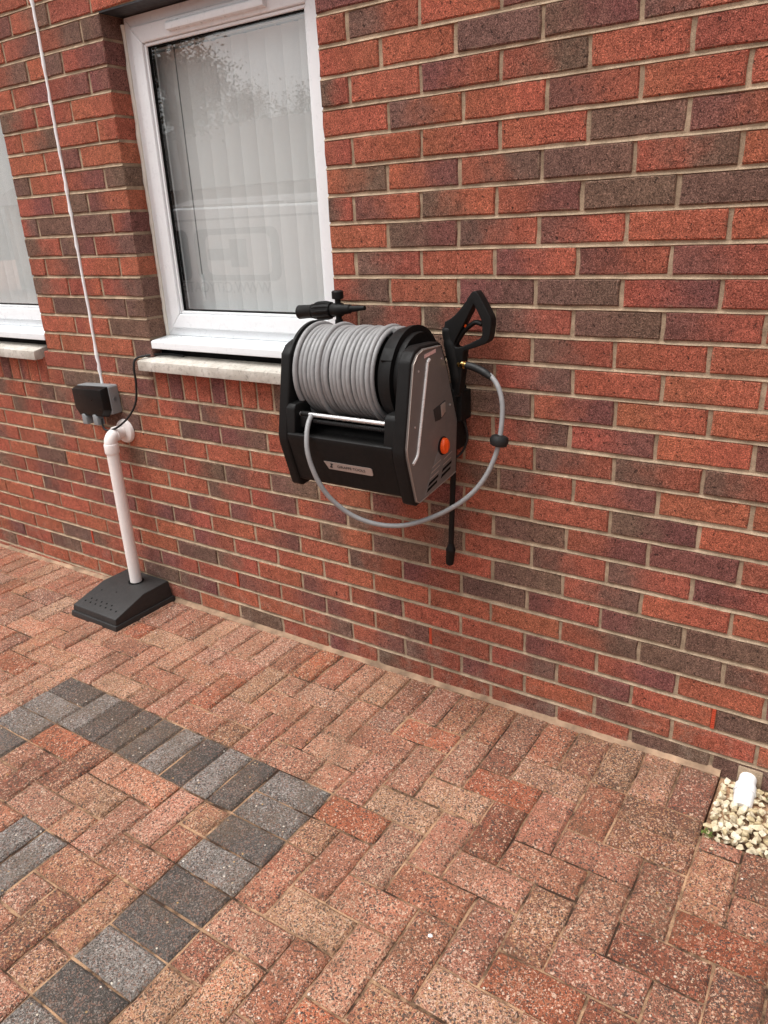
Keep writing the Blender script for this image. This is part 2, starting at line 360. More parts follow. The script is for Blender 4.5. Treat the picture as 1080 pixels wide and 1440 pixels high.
def jx(r, u):
    L = DX.get(r)
    if not L: return u*0.225+ROWJ[r]/1000+R.uniform(-2, 2)/1000
    if u <= L[0][0]: d = L[0][1]
    elif u >= L[-1][0]: d = L[-1][1]
    else:
        for (a, da), (b, db) in zip(L, L[1:]):
            if a <= u <= b: d = da+(db-da)*(u-a)/(b-a); break
    return u*0.225+d/1000
# tones read off the wall, brick by brick, from the window's edge rightwards (rows -1..9) or from the first joint given
RT = {-1: (-3.5, 'r dr o p d r'), 0: (-3, 'o o d dp dr r'), 1: (-3.5, 'dr o pr rd o r'), 2: (-3, 'o do o pr o o'), 3: (-3.5, 'r o o o d pr'),
 4: (-3, 'od op rd d rd o'), 5: (-3.5, 'dr po do rp d d'), 6: (-3, 'o dp do po o o'), 7: (-3.5, 'o dr o po pr pr'), 8: (-3, 'rd o pd d rp r'),
 9: (-3.5, 'r dr dr dr d pr r'), 10: (-3, 'o d r dr o o'), 11: (-3.5, 'r o d rd o o r'), 12: (-3, 'r o d rp o o'), 13: (-3.5, 'o r dr rd rp o p'),
 14: (-8, 'do op do po r rd o o dr dr dr'), 15: (-8.5, 'd o dp pd o d rp rd dr rp o'), 16: (-8, 'o po o o rd o rp o o dp'),
 17: (-8.5, 'rd dr rd dr d ro po dr d rp p'), 18: (-9, 'r o o dr rp op dr rd r dr dr pr'), 19: (-8.5, 'r o po pr r do d o d rd o'),
 20: (-9, 'p rp pr o rp o do pr d pr pd d'), 21: (-8.5, 'r o pr r o o o o o rd d'), 22: (-9, 'r o d dr o pr rp o o pr rp o'),
 23: (-8.5, 'rp pr r pr rp po rp rd rp o d'), 24: (-9, 'r d dp o o rd rp dr pr o pr o'), 25: (-4.5, 'r pr dr r rd r d d o')}
RT[23] = (-8.5, 'rp pr r pr rp po rp r rd rp o d')
RT[24] = (-8, 'd dp o o rd rp dr pr o pr o o')
PIER = {-3: 'H o rd rd d', -2: 'F rd o d rp', -1: 'H o op rp p', 0: 'F dr r o o', 1: 'H o od o o', 2: 'F o r p o', 3: 'H d o rp d', 4: 'F rp o d po', 5: 'H rd d d rp',
 6: 'F dr d p rd', 7: 'H r rd o o', 8: 'F dr r o rd', 9: 'H o d rd d', 10: 'F o r o d', 11: 'H o o o d', 12: 'F r p r d', 13: 'H r d o p'}
def tones(code):
    a, b = TONE[code[0]], TONE[code[-1]]
    def v(c):
        k = R.uniform(0.86, 1.14); return (c[0]*k*R.uniform(0.95, 1.05), c[1]*k*R.uniform(0.92, 1.08), c[2]*k)
    return v(a), v(b)
POOL = ['o']*7+['r']*4+['d']*2+['p', 'dr', 'rd', 'pr', 'rp', 'po', 'do', 'od', 'op']
BR = []   # (x0, x1, z0, z1, code)
def add_brick(x0, x1, z0, z1, code): BR.append((x0, x1, z0, z1, code))
def row_span(r, xa, xb, base=None):
    """stretchers of course r between xa and xb"""
    z = (25-r)*0.075; z0, z1 = z-0.0322, z+0.0322
    off = 0.0 if r % 2 == 0 else 0.5
    n0 = math.floor(xa/0.225-off)-1; js = []
    for k in range(n0, n0+40):
        u = k+off; x = jx(r, u)
        if xa+0.045 < x < xb-0.045: js.append((u, x))
    edges = [(None, xa-0.0050)]+js+[(None, xb+0.0050)]
    us = [(js[0][0]-1) if js else -99]+[u for u, _ in js]
    for i in range(len(edges)-1):
        x0, x1 = edges[i][1]+0.0050, edges[i+1][1]-0.0050
        u = us[i]; code = None
        if r in RT:
            s, cs = RT[r]; cs = cs.split(); k = round(u-s)
            if 0 <= k < len(cs): code = cs[k]
        if code is None: code = R.choice(POOL)
        add_brick(x0, x1, z0, z1, code)
XR, XL = 1.75, -4.3
for r in range(-10, 28):
    z = (25-r)*0.075
    if r >= 14 or r <= -4: row_span(r, XL, XR)
    else:
        row_span(r, WIN[1], XR)                       # right of the window
        row_span(r, XL, WIN1[0])                      # left of the far window
        p0, p1 = WIN1[1]-(0.03 if r >= 12 else 0), WIN[0]
        if r in (12, 13): p1 -= 0.018
        t, a, b, c, d = PIER.get(r, 'H o r o r').split()
        z0, z1 = z-0.0322, z+0.0322; g = 0.0055
        h = 0.107+R.uniform(-0.004, 0.004); h2 = 0.107+R.uniform(-0.004, 0.004)
        if t == 'F': xs = [p0, JX-h, JX, JX+h2, p1]
        else: xs = [p0, p0+h, JX, p1-h2, p1]
        for i, cde in enumerate((a, b, c, d)):
            add_brick(xs[i]+(g if i else 0), xs[i+1]-(g if i < 3 else 0), z0, z1, cde)
# bricks on end under the sills
for (xa, xb) in ((WIN[0]-0.008, WIN[1]+0.008), (WIN1[0]-0.008, WIN1[1]-0.03)):
    n = 12; wd = (xb-xa)/n
    cs = 'o p o o p o o o d r o d'.split() if xa > -2 else [R.choice(POOL) for _ in range(n)]
    for i in range(n):
        add_brick(xa+i*wd+0.0045, xa+(i+1)*wd-0.0045, 0.868, 0.978, cs[i])
wall = MB()
YM, YB = 0.0042, 0.102
zt, zb = (25+10)*0.075+0.0375, -0.25
g = 0.004
for x0, x1, z0, z1 in ((XL, XR, zb, 0.978), (XL, WIN1[0]-g, 0.978, ZL), (WIN1[1]+g, WIN[0]-g, 0.978, ZL), (WIN[1]+g, XR, 0.978, ZL), (XL, XR, ZL+0.004, zt)):
    wall.box(x0, x1, YM, YB, z0, z1)
def struck(xa, xb, zc):
    """weather-struck bed joint: set back under the brick above, flush with the brick below"""
    n = max(2, int((xb-xa)/0.05)); P = []
    for k in range(n+1):
        x = xa+(xb-xa)*k/n; j = R.uniform(-0.0008, 0.0008); q = R.uniform(-0.0007, 0.0007)
        P.append([wall.bm.verts.new(p) for p in ((x, 0.0068+j, zc+0.0062), (x, 0.0050+j, zc+0.0015), (x, -0.0004+q, zc-0.0046+q), (x, 0.004, zc-0.0064))])
    for a, c in zip(P, P[1:]):
        for k in range(3): wall.bm.faces.new((a[k], a[k+1], c[k+1], c[k]))
for k in range(0, 35):
    zc = -0.1125+0.075*k
    if zc < 0.87 or zc > ZL+0.01: struck(XL, XR, zc)
    else:
        struck(WIN[1]+0.001, XR, zc); struck(WIN1[1]+(-0.028 if zc < 1 else 0.001), WIN[0]-(0.018 if zc < 1 else 0.001), zc); struck(XL, WIN1[0], zc)
wall = wall.build('brick_wall', M['mortar'], smooth=0, origin=(0, 0, zb))
tag(wall, 'red, brown and purple brick wall with buff mortar behind the hose reel', 'wall')
def shown(x0, x1, z0, z1):
    c = px_of(((x0+x1)/2, 0, (z0+z1)/2))
    if not c: return 0
    a, b = px_of((x0, 0, z0)), px_of((x1, 0, z1))
    w_ = min(1080, max(a[0], b[0]))-max(0, min(a[0], b[0])); h_ = min(1440, max(a[1], b[1]))-max(0, min(a[1], b[1]))
    if w_ <= 0 or h_ <= 0: return 0
    hid = 0.1 if (z1 < -0.03) else 1.0
    if 0.78 < (z0+z1)/2 < 1.15 and -0.66 < (x0+x1)/2 < -0.32: hid = 0.05      # behind the reel
    return w_*h_*hid
order = sorted(range(len(BR)), key=lambda i: -shown(*BR[i][:4]))
single = set(order[:296]); rest = []
for i, (x0, x1, z0, z1, code) in enumerate(BR):
    ca, cb = tones(code)
    L, H = x1-x0, z1-z0
    V, F, U = slab_geo(L, H, R, 0.094, 0.0034, 0.0016)
    pr = R.uniform(-0.0018, 0.0014); tw = R.gauss(0, 0.004)
    V = [(a, -n+pr+a*tw, b) for a, b, n in V]          # face towards -y
    cx, cz = (x0+x1)/2, (z0+z1)/2
    if i in single:
        me = slab_mesh('brick', [(V, F, U, {'ca': ca, 'cb': cb})], M['brick'], ('ca', 'cb'))
        o = link('brick', me, wall, (cx, 0, cz-zb))
    else: rest.append(([(a+cx, y, b+cz-zb) for a, y, b in V], F, U, {'ca': ca, 'cb': cb}))
o = link('bricks', slab_mesh('bricks', rest, M['brick'], ('ca', 'cb')), wall); o['kind'] = 'stuff'
# steel lintels over the openings, white sealant in the movement joint, plastic weep vents
for a, b in (WIN, WIN1):
    MB().box(a-0.006, b+0.006, 0.004, 0.10, ZL-0.002, ZL+0.003).build('lintel', M['lintel'], wall)
pts = []; z = 0.86
while z < zt-0.01:
    pts.append((JX+R.uniform(-0.0018, 0.0018), -0.0005+R.uniform(-0.001, 0.001), z)); z += R.uniform(0.018, 0.03)
b = MB().tube(pts, [R.choice((0.0055, 0.0060, 0.0066, 0.0088)) for _ in pts], 10).build('sealant_bead', M['sealant'], wall, smooth=60)
b['label'] = 'white sealant line filling the upright joint between the windows'
for u in (2.5, -1.5, -5.5, -9.5):
    x = jx(23, u); v = MB(); zc = 0.15
    v.box(x-0.0042, x+0.0042, 0.0015, 0.03, zc-0.032, zc+0.032)
    for k in range(9): v.box(x-0.0048, x+0.0048, -0.0015, 0.004, zc-0.031+k*0.0071, zc-0.031+k*0.0071+0.0046)
    v.build('weep_vent', M['redplastic'], wall, smooth=0)

# ------------------------------------------------------------------ paving
TILT = 0.013
P0 = Vector((-0.31, -0.61)); PU = 0.1005
def gz(x): return -0.022+TILT*x
ground = MB(); ground.box(-60, 60, -60, 2.0, -0.6, -0.14)
gt = NT('far_paving', 0.9)
bt = gt.n('ShaderNodeTexBrick'); bt.inputs['Scale'].default_value = 5.0; bt.inputs['Color1'].default_value = (0.30, 0.12, 0.08, 1); bt.inputs['Color2'].default_value = (0.22, 0.10, 0.07, 1); bt.inputs['Mortar'].default_value = (0.2, 0.13, 0.08, 1)
gt.l(gt.pos, bt.inputs['Vector']); gt.done(bt.outputs['Color'])
ground = ground.build('ground', gt.m, smooth=0); tag(ground, kind='structure')
GX = 9  # the gravel pocket starts at this cell
PXA, PXB, PYA, PYB = -40, 21, -17, 6
def to_xy(i, j): return (P0.x+i*PU, P0.y+j*PU)
gx0, gy0 = to_xy(9, 3.52)
gx1 = to_xy(12.0, 0)[0]
bed = MB()
x0, y0 = to_xy(PXA, PYA); x1, _ = to_xy(PXB, 0)
bz = -0.0085
for a, b_, c, d in ((x0, gx0-0.004, y0, 0.012), (gx0-0.004, gx1, y0, gy0-0.004), (gx1, x1, y0, 0.012)): bed.box(a, b_, c, d, -0.09, bz)
bed.box(gx0-0.004, gx1, gy0-0.004, 0.012, -0.09, -0.05)
# mortar haunch along the foot of the wall
x = x0
paving = bed.build('paving', M['sand'], smooth=0, origin=(0, 0, 0)); paving.location = (0, 0, -0.022); paving.rotation_euler = (0, -math.atan(TILT), 0)
tag(paving, kind='structure')
def fillet(xa, xb):
    f = MB(); xs = []; x = xa
    while x < xb: xs.append(x); x += R.uniform(0.012, 0.03)
    xs.append(xb); ring = []
    for x in xs:
        wv = 0.004+0.008*max(0, mnoise.noise(Vector((x*3.1, 0, 0)))+0.4)+R.uniform(0, 0.004)
        hv = 0.004+R.uniform(0, 0.004)
        ring.append([f.bm.verts.new((x, 0.004, 0.001+hv)), f.bm.verts.new((x, -wv*0.5, -0.001+hv*0.3)), f.bm.verts.new((x, -wv-0.008, -0.007))])
    for a, c in zip(ring, ring[1:]):
        for k in range(2): f.bm.faces.new((a[k], a[k+1], c[k+1], c[k]))
    return f
for xa, xb in ((x0, gx0-0.002), (gx1, x1)): 
    o = fillet(xa, xb).build('mortar_fillet', M['palesand'], paving, smooth=60, origin=(0, 0, 0))
occ = {}; blocks = []
def put(i, j, w_, h_, kind, tone=None):
    for a in range(w_):
        for c in range(h_): occ[(i+a, j+c)] = 1
    blocks.append((i, j, w_, h_, kind, tone))
# charcoal border: (i, j) cells of 100 mm from the band's outer corner
L_ = (0.155, 0.150, 0.150)
def grey(k): return (0.172*k, 0.152*k, 0.135*k)
put(-12, -1, 2, 1, 'c', 0.50)
for i, k in zip(range(-10, -2), (1.15, 0.48, 0.52, 0.72, 1.35, 0.46, 1.30, 0.62)): put(i, -2, 1, 2, 'c', k)
for n, k in enumerate((0.85, 1.0, 0.72, 1.22, 0.55, 0.62, 1.22, 0.50, 0.95, 0.7, 1.1, 0.6, 0.9, 1.0, 0.7, 0.8)): put(-2, -1-n, 2, 1, 'c', k)
for n, k in enumerate((1.2, 0.95, 0.75, 0.9, 1.1, 0.6, 0.9, 0.8, 1.0, 0.7, 0.9, 0.6, 1.0, 0.8, 0.9)): put(-12, -2-n, 2, 1, 'c', k)
put(-7, -7, 1, 2, 'c', 1.05); put(-6, -7, 1, 2, 'c', 1.0)
for i in range(PXA, PXB):
    if i < 9 or i >= 12: put(i, 4, 1, 2, 's')
for i in range(9, 12): occ[(i, 4)] = occ[(i, 5)] = 1
put(7, 3, 2, 1, 'r')
for i in range(PXA, PXB):
    for j in range(PYA, 4):
        if (i, j) in occ: continue
        k = (i-j) % 4
        if k == 1: put(i, j, 2 if (i+1, j) not in occ and i+1 < PXB else 1, 1, 'r')
        elif k == 0: put(i, j, 1, 2 if (i, j+1) not in occ and j+1 < 4 else 1, 'r')
        elif k == 2: put(i, j, 1, 1, 'r')
        else: put(i, j, 1, 1, 'r')
REDS = [(0.39, 0.132, 0.066), (0.43, 0.150, 0.076), (0.34, 0.115, 0.058), (0.46, 0.180, 0.100), (0.45, 0.122, 0.052), (0.26, 0.100, 0.056), (0.38, 0.142, 0.076)]
PV = []
for i, j, w_, h_, kind, tone in blocks:
    ax, ay = to_xy(i, j); bx_, by_ = to_xy(i+w_, j+h_)
    if by_ > -0.02: by_ = -0.013+R.uniform(-0.004, 0.002)
    if kind != 's' and j+h_ == 4 and 9 <= i < 12: by_ = gy0-0.003
    gp = R.uniform(0.0019, 0.0035)
    ax += gp; bx_ -= gp; ay += gp; by_ -= gp
    a = px_of(((ax+bx_)/2, (ay+by_)/2, gz((ax+bx_)/2))); sc = 0
    if a and -30 < a[0] < 1110 and -30 < a[1] < 1480: sc = 1/a[2]**2*w_*h_
    PV.append((sc, ax, bx_, ay, by_, kind, tone))
PV.sort(key=lambda q: -q[0]); rest = []
for n, (sc, ax, bx_, ay, by_, kind, tone) in enumerate(PV):
    L, H = bx_-ax, by_-ay
    V, F, U = slab_geo(L, H, R, 0.05, 0.0068, 0.0015)
    cx, cy = (ax+bx_)/2, (ay+by_)/2
    tx, ty, dz = R.gauss(0, 0.004), R.gauss(0, 0.004), R.gauss(0, 0.0011)-0.0004
    V = [(a, b_, c+dz+a*tx+b_*ty) for a, b_, c in V]
    if kind == 'c':
        k = tone*R.uniform(0.95, 1.05); ca = grey(k*0.9); cc = (0.42, 0.385, 0.35) if tone > 0.8 else (0.26, 0.22, 0.19); wr = 0.55 if tone > 0.8 else 0.2
    else:
        ca = R.choice(REDS); k = R.uniform(0.68, 1.12); ca = (ca[0]*k, ca[1]*k*1.04, ca[2]*k*1.18); cc = R.choice(((0.70, 0.475, 0.335), (0.66, 0.45, 0.31), (0.72, 0.49, 0.36))); wr = R.choice((0.0, 0.2, 0.4, 0.7, 0.95))
        if cx < -0.2: wr = min(1, wr+0.1)
    if kind != 'c' and cx > 0.0 and cy > -0.95: k = R.uniform(0.70, 0.94); ca = tuple(q*k for q in ca); wr *= 0.45   # greener, dirtier blocks by the gravel
    at = {'ca': ca, 'cb': (wr, wr, wr), 'cc': cc, 'ce': (0.24, 0.135, 0.10) if kind == 'c' else R.choice(((0.46, 0.17, 0.09), (0.50, 0.26, 0.13), (0.40, 0.12, 0.07)))}
    if n < 296: link('paver', slab_mesh('paver', [(V, F, U, at)], M['paver'], ('ca', 'cb', 'cc', 'ce')), paving, (cx, cy, 0))
    else: rest.append(([(a+cx, b_+cy, c) for a, b_, c in V], F, U, at))
o = link('pavers', slab_mesh('pavers', rest, M['paver'], ('ca', 'cb', 'cc', 'ce')), paving); o['kind'] = 'stuff'

# gravel pocket: every chipping is a stone
gravel = MB().box(gx0, gx1-0.002, gy0, 0.0, -0.058, -0.035).build('gravel_bed', M['sand'], smooth=0, origin=(gx0, gy0, -0.06)); tag(gravel, kind='structure')
shapes = []
for k in range(9):
    bm = bmesh.new()
    for _ in range(13):
        v = Vector((R.gauss(0, 1), R.gauss(0, 1), R.gauss(0, 1))).normalized()*R.uniform(0.85, 1.05)
        bm.verts.new((v.x*1.15, v.y*0.9, v.z*0.7))
    r_ = bmesh.ops.convex_hull(bm, input=bm.verts); bmesh.ops.delete(bm, geom=[e for e in r_['geom_interior'] if isinstance(e, bmesh.types.BMVert)], context='VERTS')
    bmesh.ops.recalc_face_normals(bm, faces=bm.faces)
    me = bpy.data.meshes.new('stone'); bm.to_mesh(me); bm.free(); me.materials.append(M['chip']); shapes.append(me)
PIPE_X, PIPE_Y = 0.672, -0.075
n = 0
for lay, (dz, sp) in enumerate(((-0.026, 0.0195), (-0.013, 0.0205))):
    y = gy0+0.011
    while y < -0.006:
        x = gx0+0.011+R.uniform(0, 0.01)
        while x < gx1-0.012:
            if (math.hypot(x-PIPE_X, (y-PIPE_Y)*0.8) > 0.02 or lay == 0) and n < 298 and (lay == 0 or R.random() < 0.93):
                s_ = R.uniform(0.0075, 0.0130)
                o = link('stone', R.choice(shapes), gravel, Vector((x+R.uniform(-.004, .004), y+R.uniform(-.004, .004), gz(x)+dz+0.010+R.uniform(-.004, .006)))-Vector((gx0, gy0, -0.06)))
                o.scale = (s_, s_, s_); o.rotation_euler = (R.uniform(-.6, .6), R.uniform(-.6, .6), R.uniform(0, 6.28)); n += 1
            x += sp*R.uniform(0.9, 1.15)
        y += sp*0.92

# ------------------------------------------------------------------ stone sills
def sill(xa, xb, label):
    s = MB().prism([(-0.037, 0.972), (0.12, 0.972), (0.12, 1.032), (0.02, 1.022), (-0.037, 1.010)], 'x', xa, xb)
    return tag(s.build('stone_sill', M['stone'], bevel=0.004, smooth=40), label, 'sill', 'cast stone window sills')
sill(WIN[0]-0.048, WIN[1]+0.048, 'pale cast stone sill under the window beside the hose reel')
sill(WIN1[0]-0.05, WIN1[1]-0.046, 'pale cast stone sill under the cut-off window at the left edge')

# ------------------------------------------------------------------ windows
def ring(mb, x0, x1, z0, z1, w_, y0, y1):
    """mitred rectangular frame"""
    o = [(x0, z0), (x1, z0), (x1, z1), (x0, z1)]; i = [(x0+w_, z0+w_), (x1-w_, z0+w_), (x1-w_, z1-w_), (x0+w_, z1-w_)]
    for k in range(4):
        a, b_, c, d = o[k], o[(k+1)%4], i[(k+1)%4], i[k]
        pts = [(p[0], y0, p[1]) for p in (a, b_, c, d)]+[(p[0], y1, p[1]) for p in (a, b_, c, d)]
        mb.poly(pts, [(0,1,2,3), (7,6,5,4), (0,4,5,1), (1,5,6,2), (2,6,7,3), (3,7,4,0)])
def window(xa, xb, label, vent):
    t = empty('window', ((xa+xb)/2, 0.09, 1.04), label, 'window', 'white framed windows in the brick wall')
    a, b_ = xa+0.007, xb-0.007; z0, z1 = 1.092, ZL-0.004
    f = MB(); ring(f, a, b_, z0, z1, 0.048, 0.090, 0.150); f.build('outer_frame', M['upvc'], t, bevel=0.004)
    s = MB(); ring(s, a+0.036, b_-0.036, z0+0.030, z1-0.034, 0.052, 0.078, 0.138); s = s.build('sash', M['upvc'], t, bevel=0.005, seg=3)
    bd = MB(); ring(bd, a+0.0885, b_-0.0885, z0+0.0825, z1-0.0865, 0.010, 0.086, 0.112); bd.build('glazing_bead', M['upvc'], s, bevel=0.004)
    gk = MB(); ring(gk, a+0.0985, b_-0.0985, z0+0.0925, z1-0.0965, 0.004, 0.093, 0.116); gk.build('gasket', M['gasket'], s)
    MB().box(a+0.100, b_-0.100, 0.098, 0.102, z0+0.094, z1-0.098).build('glass_pane', M['glass'], t, smooth=0)
    MB().prism([(0.000, 1.058), (0.000, 1.078), (0.008, 1.083), (0.089, 1.0915), (0.150, 1.0915), (0.150, 1.060), (0.022, 1.060), (0.022, 1.053), (0.000, 1.053)], 'x', xa-0.022 if False else xa+0.004, xb-0.004).build('window_board', M['upvc'], t, bevel=0.002)
    MB().box(xa+0.003, xb-0.003, 0.045, 0.15, 1.018, 1.059).build('painted_gap_shade', M['gasket'], t, smooth=0)  # solid black box painted in as the shade between board and stone sill
    fs = MB()
    for x in (xa+0.0035, xb-0.0035):
        pts = []; z = 1.09
        while z < ZL: pts.append((x, 0.088+R.uniform(-0.002, 0.002), z)); z += R.uniform(0.02, 0.05)
        fs.tube(pts, [R.uniform(0.006, 0.0095) for _ in pts], 8)
    fs.build('frame_sealant', M['frame_seal'], t, smooth=60)
    if vent:
        v = MB().prism([(0.060, 2.062), (0.060, 2.080), (0.066, 2.086), (0.092, 2.088), (0.092, 2.058)], 'x', xa+0.235, xb-0.235).build('trickle_vent', M['upvc'], t, bevel=0.0025)
    return t
window(WIN[0], WIN[1], 'white plastic framed window with vertical blind beside the hose reel', True)
window(WIN1[0], WIN1[1], 'white framed window cut off by the left edge of the picture', True)
def blind(xa, xb, label, x_start):
    t = empty('vertical_blind', ((xa+xb)/2, 0.22, 2.06), label, 'blind', 'vertical blinds behind the windows')
    MB().box(xa, xb, 0.158, 0.198, 2.040, 2.075).build('headrail', M['upvc'], t, bevel=0.003)
    x = x_start; k = 0
    while x < xb:
        s = MB(); n = 6; rows = []
        ang = rad(12+R.uniform(-4, 4)); wd = 0.089; bow = 0.006
        for z in (2.035, 1.08):
            rows.append([s.bm.verts.new((x+(q/n-0.5)*wd*math.cos(ang)+R.uniform(-.0006, .0006), 0.178+(q/n-0.5)*wd*math.sin(ang)-bow*(1-(2*q/n-1)**2), z)) for q in range(n+1)])
        for q in range(n): s.bm.faces.new((rows[0][q], rows[0][q+1], rows[1][q+1], rows[1][q]))
        s.build('slat', M['blind'], t, smooth=80)
        MB().box(x-0.004, x+0.004, 0.175, 0.181, 2.030, 2.045).build('hook', M['upvc'], t, smooth=0)
        x += 0.0705; k += 1
    MB().tube([(x_start+0.068, 0.150, 2.04), (x_start+0.070, 0.147, 1.6), (x_start+0.069, 0.147, 1.3)], 0.0022, 6).build('chain', M['greybox'], t)
    MB().tube([(x_start+0.069, 0.147, 1.31), (x_start+0.069, 0.147, 1.22)], 0.006, 8).build('chain_weight', M['upvc'], t)
blind(WIN[0]+0.02, WIN[1]-0.02, 'white vertical slat blind behind the window beside the hose reel', WIN[0]+0.10)
blind(WIN1[0]+0.02, WIN1[1]-0.02, 'white vertical slat blind behind the window at the left edge', WIN1[0]+0.10)
# white curtain hanging inside the far window
cu = MB(); n = 40; rows = []
for z, sp in ((1.66, 0.3), (1.6, 0.7), (1.45, 0.9), (1.1, 1.0)):
    rows.append([cu.bm.verts.new((-2.36+(k/n-0.5)*0.26*sp, 0.17+0.012*math.sin(k*1.3)*sp, z+0.02*math.sin(k*0.35))) for k in range(n+1)])
for a, b_ in zip(rows, rows[1:]):
    for k in range(n): cu.bm.faces.new((a[k], a[k+1], b_[k+1], b_[k]))
tag(cu.build('hanging_curtain', M['blind'], smooth=80), 'white cloth bunched behind the glass of the left-edge window', 'curtain')
# the room behind the glass
rm = MB()
for a, b_, c, d in ((XL, -3.6, -0.2, 2.75), (-2.1, -1.75, -0.2, 2.75), (0.2, XR, -0.2, 2.75), (-3.6, -2.1, -0.2, 0.9), (-1.75, 0.2, -0.2, 0.9), (-3.6, -2.1, 2.2, 2.75), (-1.75, 0.2, 2.2, 2.75)): rm.box(a, b_, 2.6, 2.7, c, d)   # openings added in the unseen back wall to let skylight brighten the blinds
rm.box(XL, XR, 0.5, 2.6, -0.2, 0.0); rm.box(XL, XR, 0.35, 2.6, 2.40, 2.5)
rm.box(XL-0.1, XL, 0.15, 2.7, -0.2, 2.75); rm.box(XR, XR+0.1, 0.15, 2.7, -0.2, 2.75); rm.box(-1.95, -1.85, 0.25, 2.6, 0, 2.4)
for a, b_, c, d in ((XL, WIN1[0]-0.02, 0, 2.4), (WIN1[1]+0.02, WIN[0]-0.02, 0, 2.4), (WIN[1]+0.02, XR, 0, 2.4), (WIN1[0]-0.02, WIN1[1]+0.02, 0, 1.06), (WIN[0]-0.02, WIN[1]+0.02, 0, 1.06), (WIN1[0]-0.02, WIN1[1]+0.02, 2.12, 2.4), (WIN[0]-0.02, WIN[1]+0.02, 2.12, 2.4)):
    rm.box(a, b_, 0.1505, 0.34, c, d)
tag(rm.build('room_interior', M['room'], smooth=0), kind='structure')
# roof over the room
tag(MB().box(XL-0.1, XR+0.1, 0.0, 2.7, zt+0.002, zt+0.1).build('flat_roof_slab', M['roof'], smooth=0), kind='structure')

# ------------------------------------------------------------------ outdoor socket, its cable
t = empty('outdoor_socket', (-1.882, 0, 0.79), 'black and grey outdoor socket box on the wall above the white pipe', 'socket')
MB().prism([(-1.978, 0.778), (-1.785, 0.778), (-1.778, 0.785), (-1.778, 0.888), (-1.785, 0.895), (-1.978, 0.895), (-1.985, 0.888), (-1.985, 0.785)], 'y', 0.0, -0.046).build('back_box', M['greybox'], t, bevel=0.003)
MB().prism([(-1.983, 0.798), (-1.958, 0.766), (-1.806, 0.766), (-1.781, 0.798), (-1.781, 0.893), (-1.983, 0.893)], 'y', -0.0455, -0.078,
    [(-1.976, 0.806), (-1.954, 0.776), (-1.812, 0.776), (-1.790, 0.806), (-1.790, 0.884), (-1.976, 0.884)]).build('lid', M['blackgloss'], t, bevel=0.004, seg=2)
for x in (-1.925, -1.853):
    MB().prism([(x-0.016, 0.739), (x+0.016, 0.739), (x+0.013, 0.768), (x+0.002, 0.782), (x-0.014, 0.782)], 'y', -0.050, -0.083).build('clip', M['greybox'], t, bevel=0.004)
k = MB().lathe([(0, 0.011), (0.002, 0.011), (0.002, 0.008), (0.0008, 0.008), (0.0008, 0.001)], (-1.7785, -0.024, 0.838), (1, 0, 0), 18).build('knockout', M['greybox'], t)
t.rotation_euler = (0, rad(-2.5), 0)
cab = catmull([(-1.40, 0.03, 1.028), (-1.50, 0.035, 1.029), (-1.556, 0.0, 1.027), (-1.594, -0.034, 1.018), (-1.602, -0.046, 0.985), (-1.606, -0.045, 0.92), (-1.625, -0.048, 0.845), (-1.675, -0.055, 0.785), (-1.745, -0.064, 0.738), (-1.800, -0.072, 0.722), (-1.822, -0.073, 0.735), (-1.826, -0.070, 0.768)], 8)
tag(MB().tube(cab, 0.0042, 8).build('power_cable', M['rubber'], smooth=60), 'thin black cable hanging from the stone sill to the outdoor socket', 'cable')

# ------------------------------------------------------------------ white waste pipe
px_, py_ = -1.775, -0.085
t = empty('waste_pipe', (px_, py_, 0.03), 'white plastic waste pipe dropping from the wall into the black cover', 'pipe')
MB().tube([(px_, py_, -0.02), (px_, py_, 0.640)], 0.0245, 24).build('pipe', M['pipe'], t, smooth=50)
MB().lathe([(0, 0.0245), (0.001, 0.0280), (0.006, 0.0290), (0.036, 0.0290), (0.040, 0.0278), (0.041, 0.027)], (px_, py_, 0.632), (0, 0, 1), 24).build('collar', M['pipe'], t, smooth=45)
el = [(px_, py_, 0.668)]+[(px_, py_+0.034*(1-math.cos(a)), 0.672+0.034*math.sin(a)) for a in [math.pi/2*k/8 for k in range(9)]]+[(px_, py_+0.045, 0.706)]
MB().tube(el, 0.0265, 24).build('elbow', M['pipe'], t, smooth=50)
MB().lathe([(-0.016, 0.0260), (-0.015, 0.0300), (0.002, 0.0300), (0.003, 0.0235), (0.045, 0.0235)], (px_, py_+0.04, 0.706), (0, 1, 0), 24).build('stub', M['pipe'], t, smooth=45)
MB().lathe([(0, 0.028), (0.006, 0.046), (0.014, 0.050), (0.020, 0.050)], (px_, -0.021, 0.706), (0, 1, 0), 28).build('flange', M['pipe'], t, smooth=40)

# ------------------------------------------------------------------ black drain cover
gb = gz(-1.78)
t = empty('drain_cover', (-1.78, -0.16, gb), 'black plastic wedge shaped drain cover on the paving at the wall', 'cover')
b = MB()
b.prism([(-1.932, -0.320), (-1.634, -0.320), (-1.634, -0.004), (-1.932, -0.004)], 'z', gb-0.002, gb+0.022, [(-1.929, -0.317), (-1.637, -0.317), (-1.637, -0.004), (-1.929, -0.004)])
b.build('base', M['charcoal'], t, bevel=0.003)
h = MB(); xa, xb = -1.924, -1.642
prof = [(-0.311, gb+0.0215), (-0.307, gb+0.049), (-0.150, gb+0.094), (-0.014, gb+0.096), (-0.006, gb+0.0215)]
ins = [0, 0.002, 0.008, 0.010, 0.004]
n = len(prof)
h.poly([(xa+i_, y, z) for (y, z), i_ in zip(prof, ins)]+[(xb-i_, y, z) for (y, z), i_ in zip(prof, ins)], [tuple(range(n)), tuple(range(2*n-1, n-1, -1))]+[(i, (i+1)%n, (i+1)%n+n, i+n) for i in range(n)])
